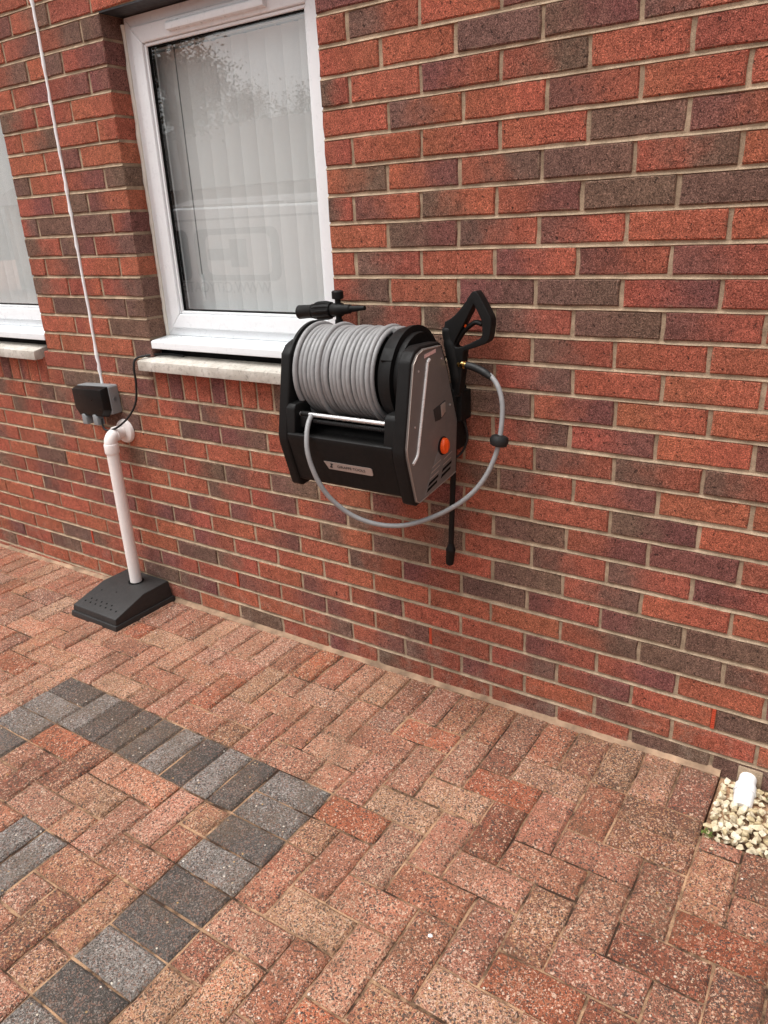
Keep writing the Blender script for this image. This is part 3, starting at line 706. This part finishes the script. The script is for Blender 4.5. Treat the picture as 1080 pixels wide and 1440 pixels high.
h.build('hood', M['charcoal'], t, bevel=0.004, seg=3)
sl = Vector((0, 0.157, 0.045)).normalized(); nn = Vector((0, -sl.z, sl.y))
def hole(x, s, r=0.0043):
    p = Vector((x, -0.307, gb+0.049))+sl*s
    MB().tube([p-nn*0.001, p+nn*0.0006], r, 10).build('drain_hole', M['gasket'], t, smooth=0)
for k in range(7): hole(-1.885+k*0.0335, 0.038)
for k in range(5): hole(-1.868+k*0.0335, 0.058)
hole(-1.868, 0.115, 0.0035); hole(-1.785, 0.128, 0.003)
MB().lathe([(0, 0.034), (0.0015, 0.034), (0.0015, 0.0255)], (px_, py_, gb+0.0955), (0, 0, 1), 24).build('pipe_hole_rim', M['gasket'], t)

# ------------------------------------------------------------------ white overflow pipe over the gravel
t = empty('overflow_pipe', (0.665, -0.03, -0.02), 'short white plastic overflow pipe pointing down into the cream chippings', 'pipe')
d = Vector((0.03, -0.80, -0.28)).normalized()
MB().tube([(0.662, 0.02, -0.008), (0.662, -0.014, -0.009), Vector((0.662, -0.030, -0.012))+d*0.03], 0.0225, 22).build('stub', M['pipewhite'], t, smooth=50)
o_ = Vector((0.662, -0.036, -0.004))
MB().lathe([(0, 0.023), (0.002, 0.0265), (0.022, 0.0272), (0.024, 0.0255), (0.044, 0.0250), (0.066, 0.0240), (0.069, 0.021)], o_, d, 22).build('elbow', M['pipewhite'], t, smooth=40)
MB().lathe([(0, 0.0285), (0.004, 0.0285)], o_+d*0.021, d, 22).build('rim', M['pipewhite'], t, smooth=40)
mm = MB(); mm.box(0.634, 0.696, -0.0015, 0.02, -0.03, 0.026)
b = mm.build('mortar_patch', M['mortar'], wall, bevel=0.003)
b['label'] = 'pale mortar packed round the overflow pipe'

# ------------------------------------------------------------------ hose reel pressure washer
X0, X1 = -0.622, -0.195
root = empty('hose_reel_washer', (-0.41, -0.2, 0.76), 'wall mounted black and bronze pressure washer reel wound with grey hose', 'hose reel')
prof = [(-0.080, 0.780), (-0.070, 0.930), (-0.128, 1.098), (-0.152, 1.148), (-0.168, 1.157), (-0.252, 1.160), (-0.282, 1.150), (-0.302, 1.128), (-0.346, 0.920), (-0.344, 0.895), (-0.306, 0.762), (-0.290, 0.753)]
def grow(pr, d):
    cy = sum(p[0] for p in pr)/len(pr); cz = sum(p[1] for p in pr)/len(pr)
    return [(p[0]+d*(1 if p[0] > cy else -1), p[1]+d*(1 if p[1] > cz else -1)) for p in pr]
def resample(pr, k=3):
    out = []
    for a, b_ in zip(pr, pr[1:]+pr[:1]):
        for i in range(k): out.append((a[0]+(b_[0]-a[0])*i/k, a[1]+(b_[1]-a[1])*i/k))
    return out
rs = MB().prism(grow(prof, 0.006), 'x', -0.236, -0.199).build('side_shell', M['black'], root, bevel=0.006, seg=3)
ls = MB().prism(grow(prof, 0.006), 'x', X0, -0.588).build('side_shell', M['black'], root, bevel=0.008, seg=3)
pn = MB().prism(prof, 'x', -0.200, -0.1955, grow(prof, -0.003)).build('side_panel', M['panel'], root, bevel=0.0015)
pn['label'] = 'bronze grey end panel with orange knob and slots'
# pale rim along the panel's front edge and the silver tube painting its groove's glint
def strip(pts, wd, x0, x1, name, mat, par):
    s = MB(); L = []; Q = [Vector(p) for p in pts]
    for i, p in enumerate(Q):
        tv = (Q[min(i+1, len(Q)-1)]-Q[max(i-1, 0)]).normalized(); nv = Vector((-tv.y, tv.x)); L.append((p+nv*wd, p-nv*wd))
    poly = [tuple(a) for a, _ in L]+[tuple(b_) for _, b_ in reversed(L)]
    n = len(L); V = [(x0, p[0], p[1]) for p in poly]+[(x1, p[0], p[1]) for p in poly]; N = len(poly); F = []
    for i in range(n-1):
        a, b_, c, d = i, i+1, N-2-i, N-1-i
        F += [(a+N, b_+N, c+N, d+N)]
    F += [(i, (i+1)%N, (i+1)%N+N, i+N) for i in range(N)]
    s.poly(V, F); return s.build(name, mat, par, smooth=0)
strip([(-0.160, 1.153), (-0.252, 1.1555), (-0.279, 1.146), (-0.2985, 1.126), (-0.342, 0.918), (-0.340, 0.897), (-0.303, 0.765), (-0.288, 0.756), (-0.083, 0.783)], 0.0012, -0.1965, -0.1938, 'edge_rim', M['panelrim'], pn)
fl_path = ([(-0.222, 1.128), (-0.232, 1.121), (-0.2365, 1.105), (-0.284, 0.925), (-0.292, 0.895), (-0.302, 0.882), (-0.318, 0.872)])
MB().tube(catmull([(-0.1945, y, z) for y, z in fl_path], 4), 0.0046, 12).build('groove_glint', M['flash'], pn, smooth=60)  # bright silver tube stands in for light caught by the panel's groove
# lower recessed facet, slots and knob
MB().prism([(-0.187, 0.868), (-0.120, 0.868), (-0.094, 0.800), (-0.100, 0.777), (-0.262, 0.763)], 'x', -0.1957, -0.1947).build('lower_facet', M['panel'], pn, bevel=0.0004)
for (ya, za) in ((-0.250, 0.772), (-0.242, 0.787)):
    MB().prism([(ya, za), (ya+0.055, za+0.012), (ya+0.057, za+0.019), (ya+0.006, za+0.009)], 'x', -0.1950, -0.1940).build('vent_slot', M['gasket'], pn, smooth=0)
for (ya, za) in ((-0.172, 0.789), (-0.166, 0.805)):
    MB().prism([(ya, za), (ya+0.055, za+0.012), (ya+0.057, za+0.019), (ya+0.006, za+0.009)], 'x', -0.1950, -0.1940).build('vent_slot', M['gasket'], pn, smooth=0)
for (ya, za) in ((-0.232, 0.803), (-0.225, 0.818), (-0.218, 0.832), (-0.160, 0.822), (-0.154, 0.838)):
    MB().prism([(ya, za), (ya+0.048, za+0.010), (ya+0.049, za+0.013), (ya+0.004, za+0.004)], 'x', -0.1950, -0.1943).build('shallow_slot', M['panelrim'], pn, smooth=0)
kb = MB().lathe([(0, 0.026), (0.002, 0.026), (0.003, 0.022)], (-0.1955, -0.157, 0.880), (1, 0, 0), 28).build('knob_seat', M['black'], pn)
kn = MB(); rs_ = []
for tt, rr in ((0, 0.0185), (0.007, 0.0185), (0.011, 0.016), (0.012, 0.008)):
    rs_.append([kn.bm.verts.new((-0.193+tt, -0.157+rr*math.cos(a), 0.880+1.22*rr*math.sin(a))) for a in [2*math.pi*q/28 for q in range(28)]])
for a, b_ in zip(rs_, rs_[1:]):
    for q in range(28): kn.bm.faces.new((a[q], a[(q+1)%28], b_[(q+1)%28], b_[q]))
kn.bm.faces.new(rs_[-1]); kn = kn.build('orange_knob', M['orange'], root, smooth=50)
MB().box(-0.1825, -0.1795, -0.1590, -0.1550, 0.864, 0.896).build('grip_ridge', M['orange'], kn, bevel=0.001)
# hand hold and sticker, screws
MB().prism([(-0.205, 0.992), (-0.140, 1.004), (-0.139, 0.968), (-0.170, 0.956), (-0.196, 0.957)], 'x', -0.1957, -0.1946).build('hand_hold', M['charcoal'], pn, bevel=0.0006)
MB().prism([(-0.168, 0.996), (-0.143, 1.001), (-0.142, 0.972), (-0.164, 0.962)], 'x', -0.1948, -0.1925).build('latch', M['panelrim'], pn, bevel=0.001)
MB().prism([(-0.246, 1.134), (-0.188, 1.140), (-0.187, 1.149), (-0.245, 1.143)], 'x', -0.1957, -0.1945).build('warning_sticker', M['print_red'], pn, smooth=0)
for y, z in ((-0.275, 1.106), (-0.155, 1.118), (-0.300, 0.966), (-0.112, 0.985)):
    MB().lathe([(0, 0.0032), (0.001, 0.003), (0.0012, 0.001)], (-0.1955, y, z), (1, 0, 0), 10).build('screw', M['silver'], pn)
# lower body between the shells
XA, XB = -0.589, -0.235
MB().prism([(-0.075, 0.790), (-0.075, 1.00), (-0.090, 1.00), (-0.090, 0.905), (-0.325, 0.913), (-0.338, 0.922), (-0.352, 0.920), (-0.350, 0.903), (-0.312, 0.775), (-0.300, 0.768)], 'x', XA, XB).build('lower_body', M['black'], root, bevel=0.006, seg=3)
# uprights of the front opening
for a, b_ in ((XA-0.006, XA+0.026), (XB-0.030, XB+0.006)):
    MB().prism([(-0.347, 0.918), (-0.338, 0.990), (-0.330, 1.000), (-0.270, 1.004), (-0.255, 0.918)], 'x', a, b_).build('opening_upright', M['black'], root, bevel=0.005, seg=3)
# brand plate
def ypl(z): return -0.312-(z-0.775)/(0.903-0.775)*0.038
pl = MB(); pz0, pz1 = 0.826, 0.849
pts = [(-0.474, pz1), (-0.316, pz1), (-0.313, pz1-0.003), (-0.313, pz0+0.003), (-0.316, pz0), (-0.462, pz0)]
V = [(x, ypl(z)-0.0005, z) for x, z in pts]+[(x, ypl(z)-0.003, z) for x, z in pts]; n = len(pts)
pl.poly(V, [tuple(range(n)), tuple(range(2*n-1, n-1, -1))]+[(i, (i+1)%n, (i+1)%n+n, i+n) for i in range(n)])
pl = pl.build('badge_plate', M['plate'], root, smooth=0)
def text_obj(body, size, mw, mat, name, parent, ext=0.0004):
    cu_ = bpy.data.curves.new(name, 'FONT'); cu_.body = body; cu_.size = size; cu_.extrude = ext; cu_.align_x = 'CENTER'; cu_.align_y = 'CENTER'
    to = bpy.data.objects.new(name, cu_); COL.objects.link(to); bpy.context.view_layer.update()
    me = bpy.data.meshes.new_from_object(to.evaluated_get(bpy.context.evaluated_depsgraph_get())); bpy.data.objects.remove(to)
    me.transform(mw); me.materials.clear(); me.materials.append(mat); me.name = name
    return link(name, me, parent)
tiltx = math.atan2(0.038, 0.128)
po = root.location
zc = (pz0+pz1)/2
mw = Matrix.Translation(Vector((-0.383, ypl(zc)-0.0032, zc))-po) @ Matrix.Rotation(math.pi/2+tiltx, 4, 'X') @ Matrix.Diagonal((1.12, 1, 1, 1))
text_obj('GIRAFFE TOOLS', 0.0118, mw, M['ink'], 'lettering', root)
# small neck-like emblem before the lettering
em = MB()
for a, b_, c, d in ((-0.452, -0.4475, 0.831, 0.845), (-0.4475, -0.4435, 0.841, 0.845), (-0.4555, -0.452, 0.831, 0.837)):
    em.poly([(a, ypl(c)-0.0036, c), (b_, ypl(c)-0.0036, c), (b_, ypl(d)-0.0036, d), (a, ypl(d)-0.0036, d)], [(0, 1, 2, 3)])
em.build('emblem', M['ink'], root, smooth=0)
# drum: hub, flanges, hose coil
YC, ZC = -0.180, 1.072
dr = MB().lathe([(0, 0.09), (0.30, 0.09)], (-0.59, YC, ZC), (1, 0, 0), 32).build('drum', M['black'], root)
MB().lathe([(0, 0.120), (0.001, 0.137), (0.010, 0.137), (0.011, 0.112)], (-0.600, YC, ZC), (1, 0, 0), 56).build('flange', M['black'], root, bevel=0, smooth=40)
MB().lathe([(0, 0.100), (0.0, 0.122), (0.004, 0.1255), (0.030, 0.133), (0.044, 0.134), (0.046, 0.118), (0.052, 0.117), (0.060, 0.116), (0.060, 0.06)], (-0.304, YC, ZC), (1, 0, 0), 64).build('flange', M['black'], root, smooth=28)
for a in (rad(146),):
    c = Vector((-0.291, YC+0.128*math.cos(a), ZC+0.128*math.sin(a))); tv = Vector((0, -math.sin(a), math.cos(a))); nv = Vector((0, math.cos(a), math.sin(a)))
    f = MB(); p = [c+tv*s1*0.021+nv*s2*0.0065+Vector((s3, 0, 0)) for s3 in (-0.002, 0.032) for s1, s2 in ((-1, -1), (1, -1), (0.8, 1), (-0.8, 1))]
    f.poly(p, [(0,1,2,3), (7,6,5,4), (0,4,5,1), (1,5,6,2), (2,6,7,3), (3,7,4,0)]); f.build('flange_lug', M['black'], root, bevel=0.0015)
MB().lathe([(0, 0.005), (0.003, 0.005), (0.0045, 0.003)], (-0.3035, YC-0.108, ZC-0.030), Vector((-0.3, -1, 0)), 12).build('screw', M['silver'], root)
hr = 0.0074; turns = 18; xs0, xs1 = -0.580, -0.311
pts = []; N = 48
offs = [R.uniform(-0.0016, 0.0016) for _ in range(turns+2)]; ro = [R.choice((0, 0, 0, 0.0022, -0.0012)) for _ in range(turns+2)]
for k in range(turns*N+1):
    tn = k/N; i = int(tn); fr = tn-i; sm_ = fr*fr*(3-2*fr)
    x = xs0+(xs1-xs0)*tn/turns+offs[i]*(1-sm_)+offs[i+1]*sm_+0.0016*math.sin(tn*2*math.pi*0.37+1)*math.sin(2*math.pi*tn)
    r_ = 0.1195+ro[i]*(1-sm_)+ro[i+1]*sm_
    a = 2*math.pi*tn+rad(100)
    pts.append((x, YC+r_*math.cos(a), ZC+r_*math.sin(a)))
coil = MB().tube(pts, hr, 10).build('hose_coil', M['hose'], root, smooth=70)
# a few turns of the upper layer crossing the coil
for xa, xb, tw in ((-0.578, -0.566, 1.0), (-0.500, -0.486, 1.0), (-0.338, -0.318, 1.0)):
    pts = [(xa+(xb-xa)*q/60, YC+(0.1265+0.004*math.sin(math.pi*q/60))*math.cos(rad(60)+2*math.pi*tw*q/60*0.86), ZC+(0.1265+0.004*math.sin(math.pi*q/60))*math.sin(rad(60)+2*math.pi*tw*q/60*0.86)) for q in range(61)]
    MB().tube(pts, hr, 10).build('hose_turn', M['hose'], root, smooth=70)
# guide bar, screw rod, slider
by, bzz = -0.312, 0.970
MB().tube([(-0.566, by, bzz), (-0.255, by, bzz)], 0.0064, 16).build('guide_bar', M['silver'], root)
rod = []; rr = []
for k in range(160): rod.append((-0.560+k*0.0019, -0.296, 0.947)); rr.append(0.0062 if k % 4 < 2 else 0.0048)
MB().tube(rod, rr, 10).build('screw_rod', M['charcoal'], root, smooth=20)
sl_ = MB().lathe([(0, 0.0085), (0.026, 0.0085)], (-0.558, by, bzz), (1, 0, 0), 16).build('slider', M['black'], root, bevel=0)
MB().box(-0.560, -0.532, -0.322, -0.280, 0.932, 0.966).build('slider_block', M['black'], root, bevel=0.004)
MB().lathe([(0, 0.006), (0.004, 0.0062), (0.007, 0.004)], (-0.561, by, bzz), (-1, 0, 0), 12).build('bar_tip', M['silver'], root)
# free hose looping out to the gun, with its ball stop
def ry(px, py, Y):
    d = FWD+RIGHT*((px-540)/FPX)+DOWN*((py-720)/FPX); t_ = (Y-CAM.y)/d.y; return CAM+d*t_
hp = [ry(438, 584, -0.322), ry(434, 594, -0.342), ry(431.5, 610, -0.362), ry(432, 632, -0.375), ry(438, 655, -0.375), ry(450, 681, -0.365), ry(468, 704, -0.345), ry(496, 725, -0.315), ry(530, 737, -0.285), ry(565, 739, -0.255), ry(598, 731, -0.225), ry(632, 716, -0.195), ry(660, 697, -0.170), ry(681, 673, -0.148), ry(695, 645, -0.130), ry(702, 620, -0.118), ry(706, 590, -0.105), ry(706, 565, -0.096), ry(700, 543, -0.088), ry(690, 529, -0.080), ry(676, 520, -0.074), ry(660, 514, -0.070)]
hc = catmull(hp, 7)
MB().tube(hc, 0.0068, 12).build('hose', M['hose'], root, smooth=70)
bs = ry(702, 620, -0.118); tv = (ry(704, 606, -0.112)-ry(699, 634, -0.124)).normalized()
MB().lathe([(-0.016, 0.008), (-0.0155, 0.016), (-0.012, 0.0225), (-0.003, 0.0255), (0.004, 0.0255), (0.012, 0.0225), (0.0155, 0.016), (0.016, 0.008)], bs, tv, 26).build('ball_stop', M['rubber'], root, smooth=40)
# wall bracket and power lead
MB().box(-0.53, -0.200, -0.078, -0.002, 0.84, 1.02).build('wall_bracket', M['black'], root, bevel=0.006)
MB().box(-0.225, -0.186, -0.062, -0.004, 0.925, 1.010).build('gun_holder', M['black'], root, bevel=0.004)
lead = catmull([ry(640, 578, -0.045), ry(650, 588, -0.032), ry(656, 604, -0.026), ry(657, 618, -0.024), ry(652, 632, -0.028), ry(643, 642, -0.04), ry(630, 645, -0.075)], 8)
MB().tube(lead, 0.0035, 8).build('power_lead', M['rubber'], root)

# ------------------------------------------------------------------ spray gun in its holder
YG = -0.058
gun = empty('spray_gun', ry(636, 600, YG), 'black spray gun hanging upright in the holder right of the reel', 'spray gun')
def gq(pts, Y=YG): return [ry(530+x/5.684, 400+y/5.684, Y) for x, y in pts]
def holed(outer, inner, yf, yb):
    """plate with a hole, outlines in the xz plane, rounded edges"""
    g_ = MB(); bm = g_.bm; loops = []
    for L_ in (outer, inner):
        vs = [bm.verts.new(p) for p in L_]; loops.append([bm.edges.new((vs[i], vs[(i+1) % len(vs)])) for i in range(len(vs))])
    bmesh.ops.triangle_fill(bm, use_beauty=True, edges=loops[0]+loops[1])
    bmesh.ops.dissolve_limit(bm, angle_limit=rad(1), verts=bm.verts, edges=bm.edges)
    r_ = bmesh.ops.extrude_face_region(bm, geom=list(bm.faces))
    for v in r_['geom']:
        if isinstance(v, bmesh.types.BMVert): v.co.y += yb-yf
    return g_
go = catmull(gq([(540, 300), (592, 270), (640, 225), (700, 150), (748, 72), (775, 54), (800, 66), (840, 132), (888, 225), (913, 280), (908, 375), (893, 445), (855, 480), (770, 510), (705, 530), (688, 555), (684, 640), (672, 760), (655, 885)], YG-0.016), 2)+catmull(gq([(608, 888), (590, 770), (566, 640), (546, 560), (533, 460), (535, 350)], YG-0.016), 2)
gi = catmull(gq([(772, 160), (805, 225), (832, 285), (838, 350), (836, 418), (790, 448), (715, 484), (650, 506), (618, 494), (625, 450), (660, 380), (712, 280)], YG-0.016), 2)
holed(go, gi, YG-0.016, YG+0.016).build('gun_body', M['black'], gun, bevel=0.0065, seg=3, smooth=50)
MB().tube(catmull(gq([(565, 330), (575, 420), (600, 520), (625, 640), (640, 760), (635, 890)], YG-0.004), 4), [0.008]+[0.017]*5+[0.0195]*6+[0.0185]*5+[0.014]*4, 16, sy=0.9, up=(1, 0, 0)).build('barrel', M['black'], gun, smooth=60)
MB().tube(catmull(gq([(632, 480), (665, 420), (705, 365), (760, 318), (800, 302), (840, 318)]), 4), [0.0095]*21, 12, sy=0.7, up=(0, 1, 0)).build('trigger', M['black'], gun, smooth=60)
MB().lathe([(0, 0.0032), (0.006, 0.003)], gq([(705, 338)], YG-0.006)[0], Vector((0.4, -0.2, 0.8)), 10).build('safety_button', M['orange'], gun)
lt = gq([(630, 880)])[0]
l2, l3 = ry(634, 772, YG+0.010), ry(632, 797, YG+0.012)
MB().tube([lt, lt*0.5+l2*0.5, l2], 0.0085, 14).build('lance', M['black'], gun, smooth=60)
dv = (l3-l2).normalized()
MB().lathe([(-0.020, 0.0085), (-0.006, 0.0125), (0, 0.0150), (0.006, 0.0152), (0.008, 0.0142), (0.042, 0.0128), (0.052, 0.0118), (0.0525, 0.009)], l2, dv, 18).build('nozzle', M['black'], gun, smooth=35)
c0, c1 = ry(645, 512, -0.066), ry(659, 514, -0.070); dv = (c1-c0).normalized()
MB().lathe([(-0.006, 0.008), (0.006, 0.0105), (0.007, 0.0082), (0.012, 0.0082), (0.013, 0.0110), (0.020, 0.0110), (0.021, 0.0085), (0.030, 0.0085)], c0, dv, 14).build('brass_connector', M['brass'], gun, smooth=30)
bl = catmull([ry(656, 513.5, -0.070), ry(668, 517, -0.072), ry(680, 523, -0.076), ry(691, 531, -0.081)], 6)
MB().tube(bl, [0.0098+0.0010*(k % 2) for k in range(len(bl)-4)]+[0.0095, 0.009, 0.0085, 0.008], 14).build('bend_sleeve', M['rubber'], gun, smooth=40)

# ------------------------------------------------------------------ foam lance behind the drum
YF = -0.045
fl = empty('foam_lance', (-0.60, YF, 1.03), 'black foam lance with knob standing behind the hose drum', 'lance')
a, b_ = ry(421, 439, YF), ry(513, 433, YF); ax = (b_-a).normalized(); LL = (b_-a).length
MB().lathe([(0, 0.0195), (0.002, 0.0214), (0.052, 0.0201), (0.055, 0.0220), (0.058, 0.0220), (0.06, 0.0201)], a, ax, 22).build('nozzle', M['black'], fl, smooth=35)
gr = MB().lathe([(0.058, 0.0201), (0.075, 0.0250), (0.11, 0.0250), (0.128, 0.0226), (0.13, 0.0159)], a, ax, 22).build('twist_grip', M['black'], fl, smooth=35)
for k in range(12):
    an = 2*math.pi*k/12; u_ = Vector((0, 1, 0)); v_ = ax.cross(u_).normalized(); rd = u_*math.cos(an)+v_*math.sin(an)
    MB().tube([a+ax*0.066+rd*0.0215, a+ax*0.080+rd*0.0250, a+ax*0.110+rd*0.0250, a+ax*0.126+rd*0.022], 0.0032, 6).build('grip_rib', M['black'], gr)
MB().lathe([(0.128, 0.0177), (0.14, 0.0201), (0.165, 0.0201), (0.172, 0.0152), (0.196, 0.0134), (0.2, 0.0098), (0.225, 0.0085), (0.228, 0.0073), (LL, 0.0067)], a, ax, 18).build('body', M['black'], fl, smooth=35)
cc = a+ax*0.152
MB().lathe([(0, 0.009), (0.030, 0.009), (0.032, 0.0175), (0.052, 0.018), (0.055, 0.015)], cc, (0.02, 0, 1), 14).build('knob', M['black'], fl, smooth=30)
MB().lathe([(0.06, 0.0125), (0.03, 0.0125), (0.028, 0.009), (0, 0.009)][::-1]+[(0.061, 0.0145), (0.17, 0.0145)], cc, (0, 0.03, -1), 16).build('stem', M['black'], fl, smooth=30)

# ------------------------------------------------------------------ moss in the gravel, fallen petals
for x, y, n_ in ((gx0+0.018, gy0+0.006, 26), (0.735, -0.05, 22)):
    s = MB()
    for _ in range(n_):
        p = Vector((x+R.gauss(0, .008), y+R.gauss(0, .005), gz(x)-0.004)); a = R.uniform(0, 6.28); l_ = R.uniform(0.006, 0.013)
        d_ = Vector((math.cos(a), math.sin(a), R.uniform(0.3, 1.2))).normalized()*l_; sd_ = Vector((-math.sin(a), math.cos(a), 0))*0.0025
        s.poly([p, p+d_*0.5+sd_, p+d_, p+d_*0.5-sd_], [(0, 1, 2, 3)])
    tag(s.build('weed', M['moss'], smooth=0), 'tiny green weed at the near corner of the chippings' if x < 0.65 else 'tiny green weed among the chippings right of the overflow pipe', 'plant')

for (px, py, sz, mt, nm, lab, ct) in ((605, 1318, 0.0055, 'pipewhite', 'pebble', 'small white pebble lying on the red paving blocks', 'pebble'), (1000, 1060+138, 0.005, 'chip', 'pebble', 'tiny cream stone chip on the block in front of the gravel pocket', 'pebble')):
    d_ = FWD+RIGHT*((px-540)/FPX)+DOWN*((py-720)/FPX); q_ = CAM+d_*((-0.022-CAM.z)/d_.z); o = link(nm, shapes[3].copy(), None, (q_.x, q_.y, gz(q_.x)+sz*0.45))
    o.data.materials[0] = M[mt]; o.scale = (sz, sz, sz*0.7); o.rotation_euler = (0.3, 0.2, 0.8); tag(o, lab, ct)
# ------------------------------------------------------------------ what the window glass mirrors: van, house and trees across the drive
vy, vx0, vx1 = -4.0, -8.1, -3.55
van = empty('parked_van', ((vx0+vx1)/2, vy-0.9, -0.14), 'white van with grey graphics parked across the drive, mirrored in the glass', 'van')
gzv = -0.14
body = [(vx0, 0.25), (vx0, 0.95), (vx0+0.95, 1.12), (vx0+1.65, 1.62), (vx0+2.0, 1.70), (vx1-0.12, 1.66), (vx1, 1.5), (vx1+0.03, 0.28), (vx1-0.45, 0.22), (vx1-0.55, 0.55), (vx1-0.95, 0.55), (vx1-1.05, 0.22), (vx0+1.25, 0.22), (vx0+1.15, 0.55), (vx0+0.72, 0.55), (vx0+0.6, 0.22)]
MB().prism([(x, z) for x, z in body], 'y', vy, vy-1.75).build('body', M['vanwhite'], van, bevel=0.05, seg=3)
MB().prism([(vx0+2.0, 1.72), (vx0+2.3, 1.77), (vx1-0.5, 1.755), (vx1-0.35, 1.70)], 'y', vy-0.06, vy-0.10).build('roof_rail', M['vanwhite'], van, bevel=0.01)
MB().box(vx0+2.0, vx1-0.06, vy, vy+0.006, 1.555, 1.575).build('gutter_seam', M['vangrey'], van, smooth=0)
def rrect(xa, xb, za, zb, r, k=5):
    o = []
    for cx, cz, a0 in ((xb-r, zb-r, 0), (xa+r, zb-r, 90), (xa+r, za+r, 180), (xb-r, za+r, 270)):
        for q in range(k+1): o.append((cx+r*math.cos(rad(a0+90*q/k)), cz+r*math.sin(rad(a0+90*q/k))))
    return o
MB().prism(rrect(-5.72, -4.50, 0.94, 1.47, 0.10), 'y', vy+0.004, vy+0.001).build('graphic_panel', M['vangrey'], van, smooth=0)
MB().prism(rrect(-5.55, -4.62, 1.00, 1.41, 0.09), 'y', vy+0.008, vy+0.004).build('graphic_field', M['vanwhite'], van, smooth=0)
MB().prism([(-5.19, 1.08), (-4.95, 1.08), (-4.95, 1.36), (-5.19, 1.36), (-5.19, 1.27), (-5.52, 1.27), (-5.52, 1.15), (-5.19, 1.15)], 'y', vy+0.012, vy+0.008).build('emblem', M['vangrey'], van, smooth=0)
MB().prism(rrect(-6.55, -5.82, 0.94, 1.47, 0.08), 'y', vy+0.004, vy+0.001).build('side_window', M['vandark'], van, smooth=0)
mw = Matrix.Translation(Vector((-5.42, vy+0.006, 0.865))-van.location) @ Matrix.Rotation(math.pi, 4, 'Z') @ Matrix.Rotation(math.pi/2, 4, 'X')
text_obj('WWW.CITYGATESC', 0.165, mw, M['vangrey'], 'lettering', van, 0.002)
for x in (vx0+0.93, vx1-0.75):
    for yy in (vy-0.04, vy-1.53):
        wl = MB().lathe([(0, 0.2), (0.02, 0.32), (0.16, 0.32), (0.18, 0.2)], (x, yy-0.09, gzv+0.32), (0, 1, 0), 24).build('wheel', M['tyre'], van)
        MB().lathe([(0, 0.19), (0.02, 0.18)], (x, yy+0.085, gzv+0.32), (0, 1, 0), 18).build('rim', M['silver'], wl)
hs_ = empty('bungalow', (-14, -17, -0.14), 'low house with dark tiled roof across the drive, mirrored in the glass', 'house')
MB().box(-24, -8.0, -19, -13, -0.14, 2.5).build('wall', M['render'], hs_)
rf = MB(); rf.poly([(-24.5, -12.5, 2.45), (-7.5, -12.5, 2.45), (-7.5, -19.5, 2.45), (-24.5, -19.5, 2.45), (-23.5, -16, 4.35), (-8.5, -16, 4.35)], [(0,1,5,4), (1,2,5), (2,3,4,5), (3,0,4), (3,2,1,0)]); rf.build('roof', M['roof'], hs_, smooth=0)
for x in (-21, -17, -12, -9.6):
    wn = MB().box(x, x+1.4, -13.0, -12.94, 0.9, 2.1).build('window', M['upvc'], hs_); MB().box(x+0.1, x+1.3, -12.945, -12.93, 1.0, 2.0).build('pane', M['vandark'], wn, smooth=0)
def tree(x, y, hgt, cr, lab, dens, seed, low=0.35):
    q = random.Random(seed); t = empty('tree', (x, y, -0.14), lab, 'tree', 'trees across the drive')
    tr = MB(); tr.tube([(x, y, -0.14), (x+0.1, y, hgt*0.4), (x, y+0.1, hgt*0.85)], [0.16, 0.11, 0.03], 8); tips = []
    for k in range(16):
        z = hgt*q.uniform(low, 0.85); a = q.uniform(0, 6.28); e = Vector((x+math.cos(a)*cr*q.uniform(.5, 1), y+math.sin(a)*cr*q.uniform(.5, 1), z+hgt*q.uniform(0.05, 0.25)))
        tr.tube([(x, y, z), (Vector((x, y, z))*0.5+e*0.5)+Vector((0, 0, 0.1)), e], [0.04, 0.025, 0.008], 5); tips.append(e)
    tr.build('trunk', M['bark'], t)
    c = MB()
    for _ in range(dens):
        tp = q.choice(tips); sp = cr*0.33; p = tp+Vector((q.gauss(0, sp), q.gauss(0, sp), q.gauss(0, sp*0.8)))
        if q.random() < 0.35: p = Vector((x, y, tp.z)).lerp(tp, q.random())+Vector((q.gauss(0, sp*.5), q.gauss(0, sp*.5), q.gauss(0, sp*.5)))
        u_ = Vector((q.gauss(0, 1), q.gauss(0, 1), q.gauss(0, 1))).normalized(); v_ = u_.orthogonal().normalized(); s = q.uniform(0.03, 0.062)
        c.poly([p, p+u_*s+v_*s*0.45, p+u_*s*2, p+u_*s-v_*s*0.45], [(0, 1, 2, 3)])
    c.build('crown', M['leaf'], t, smooth=0)
tree(-12.75, -10.5, 6.3, 0.80, 'leafy tree left of the van, mirrored at the top of the glass', 26000, 3, 0.48)
tree(-20.2, -20.5, 5.7, 1.1, 'thin tree behind the low house, left one in the mirrored view', 6000, 5, 0.6)
tree(-17.4, -20.8, 5.4, 1.1, 'thin tree behind the low house, right one in the mirrored view', 6000, 8, 0.6)
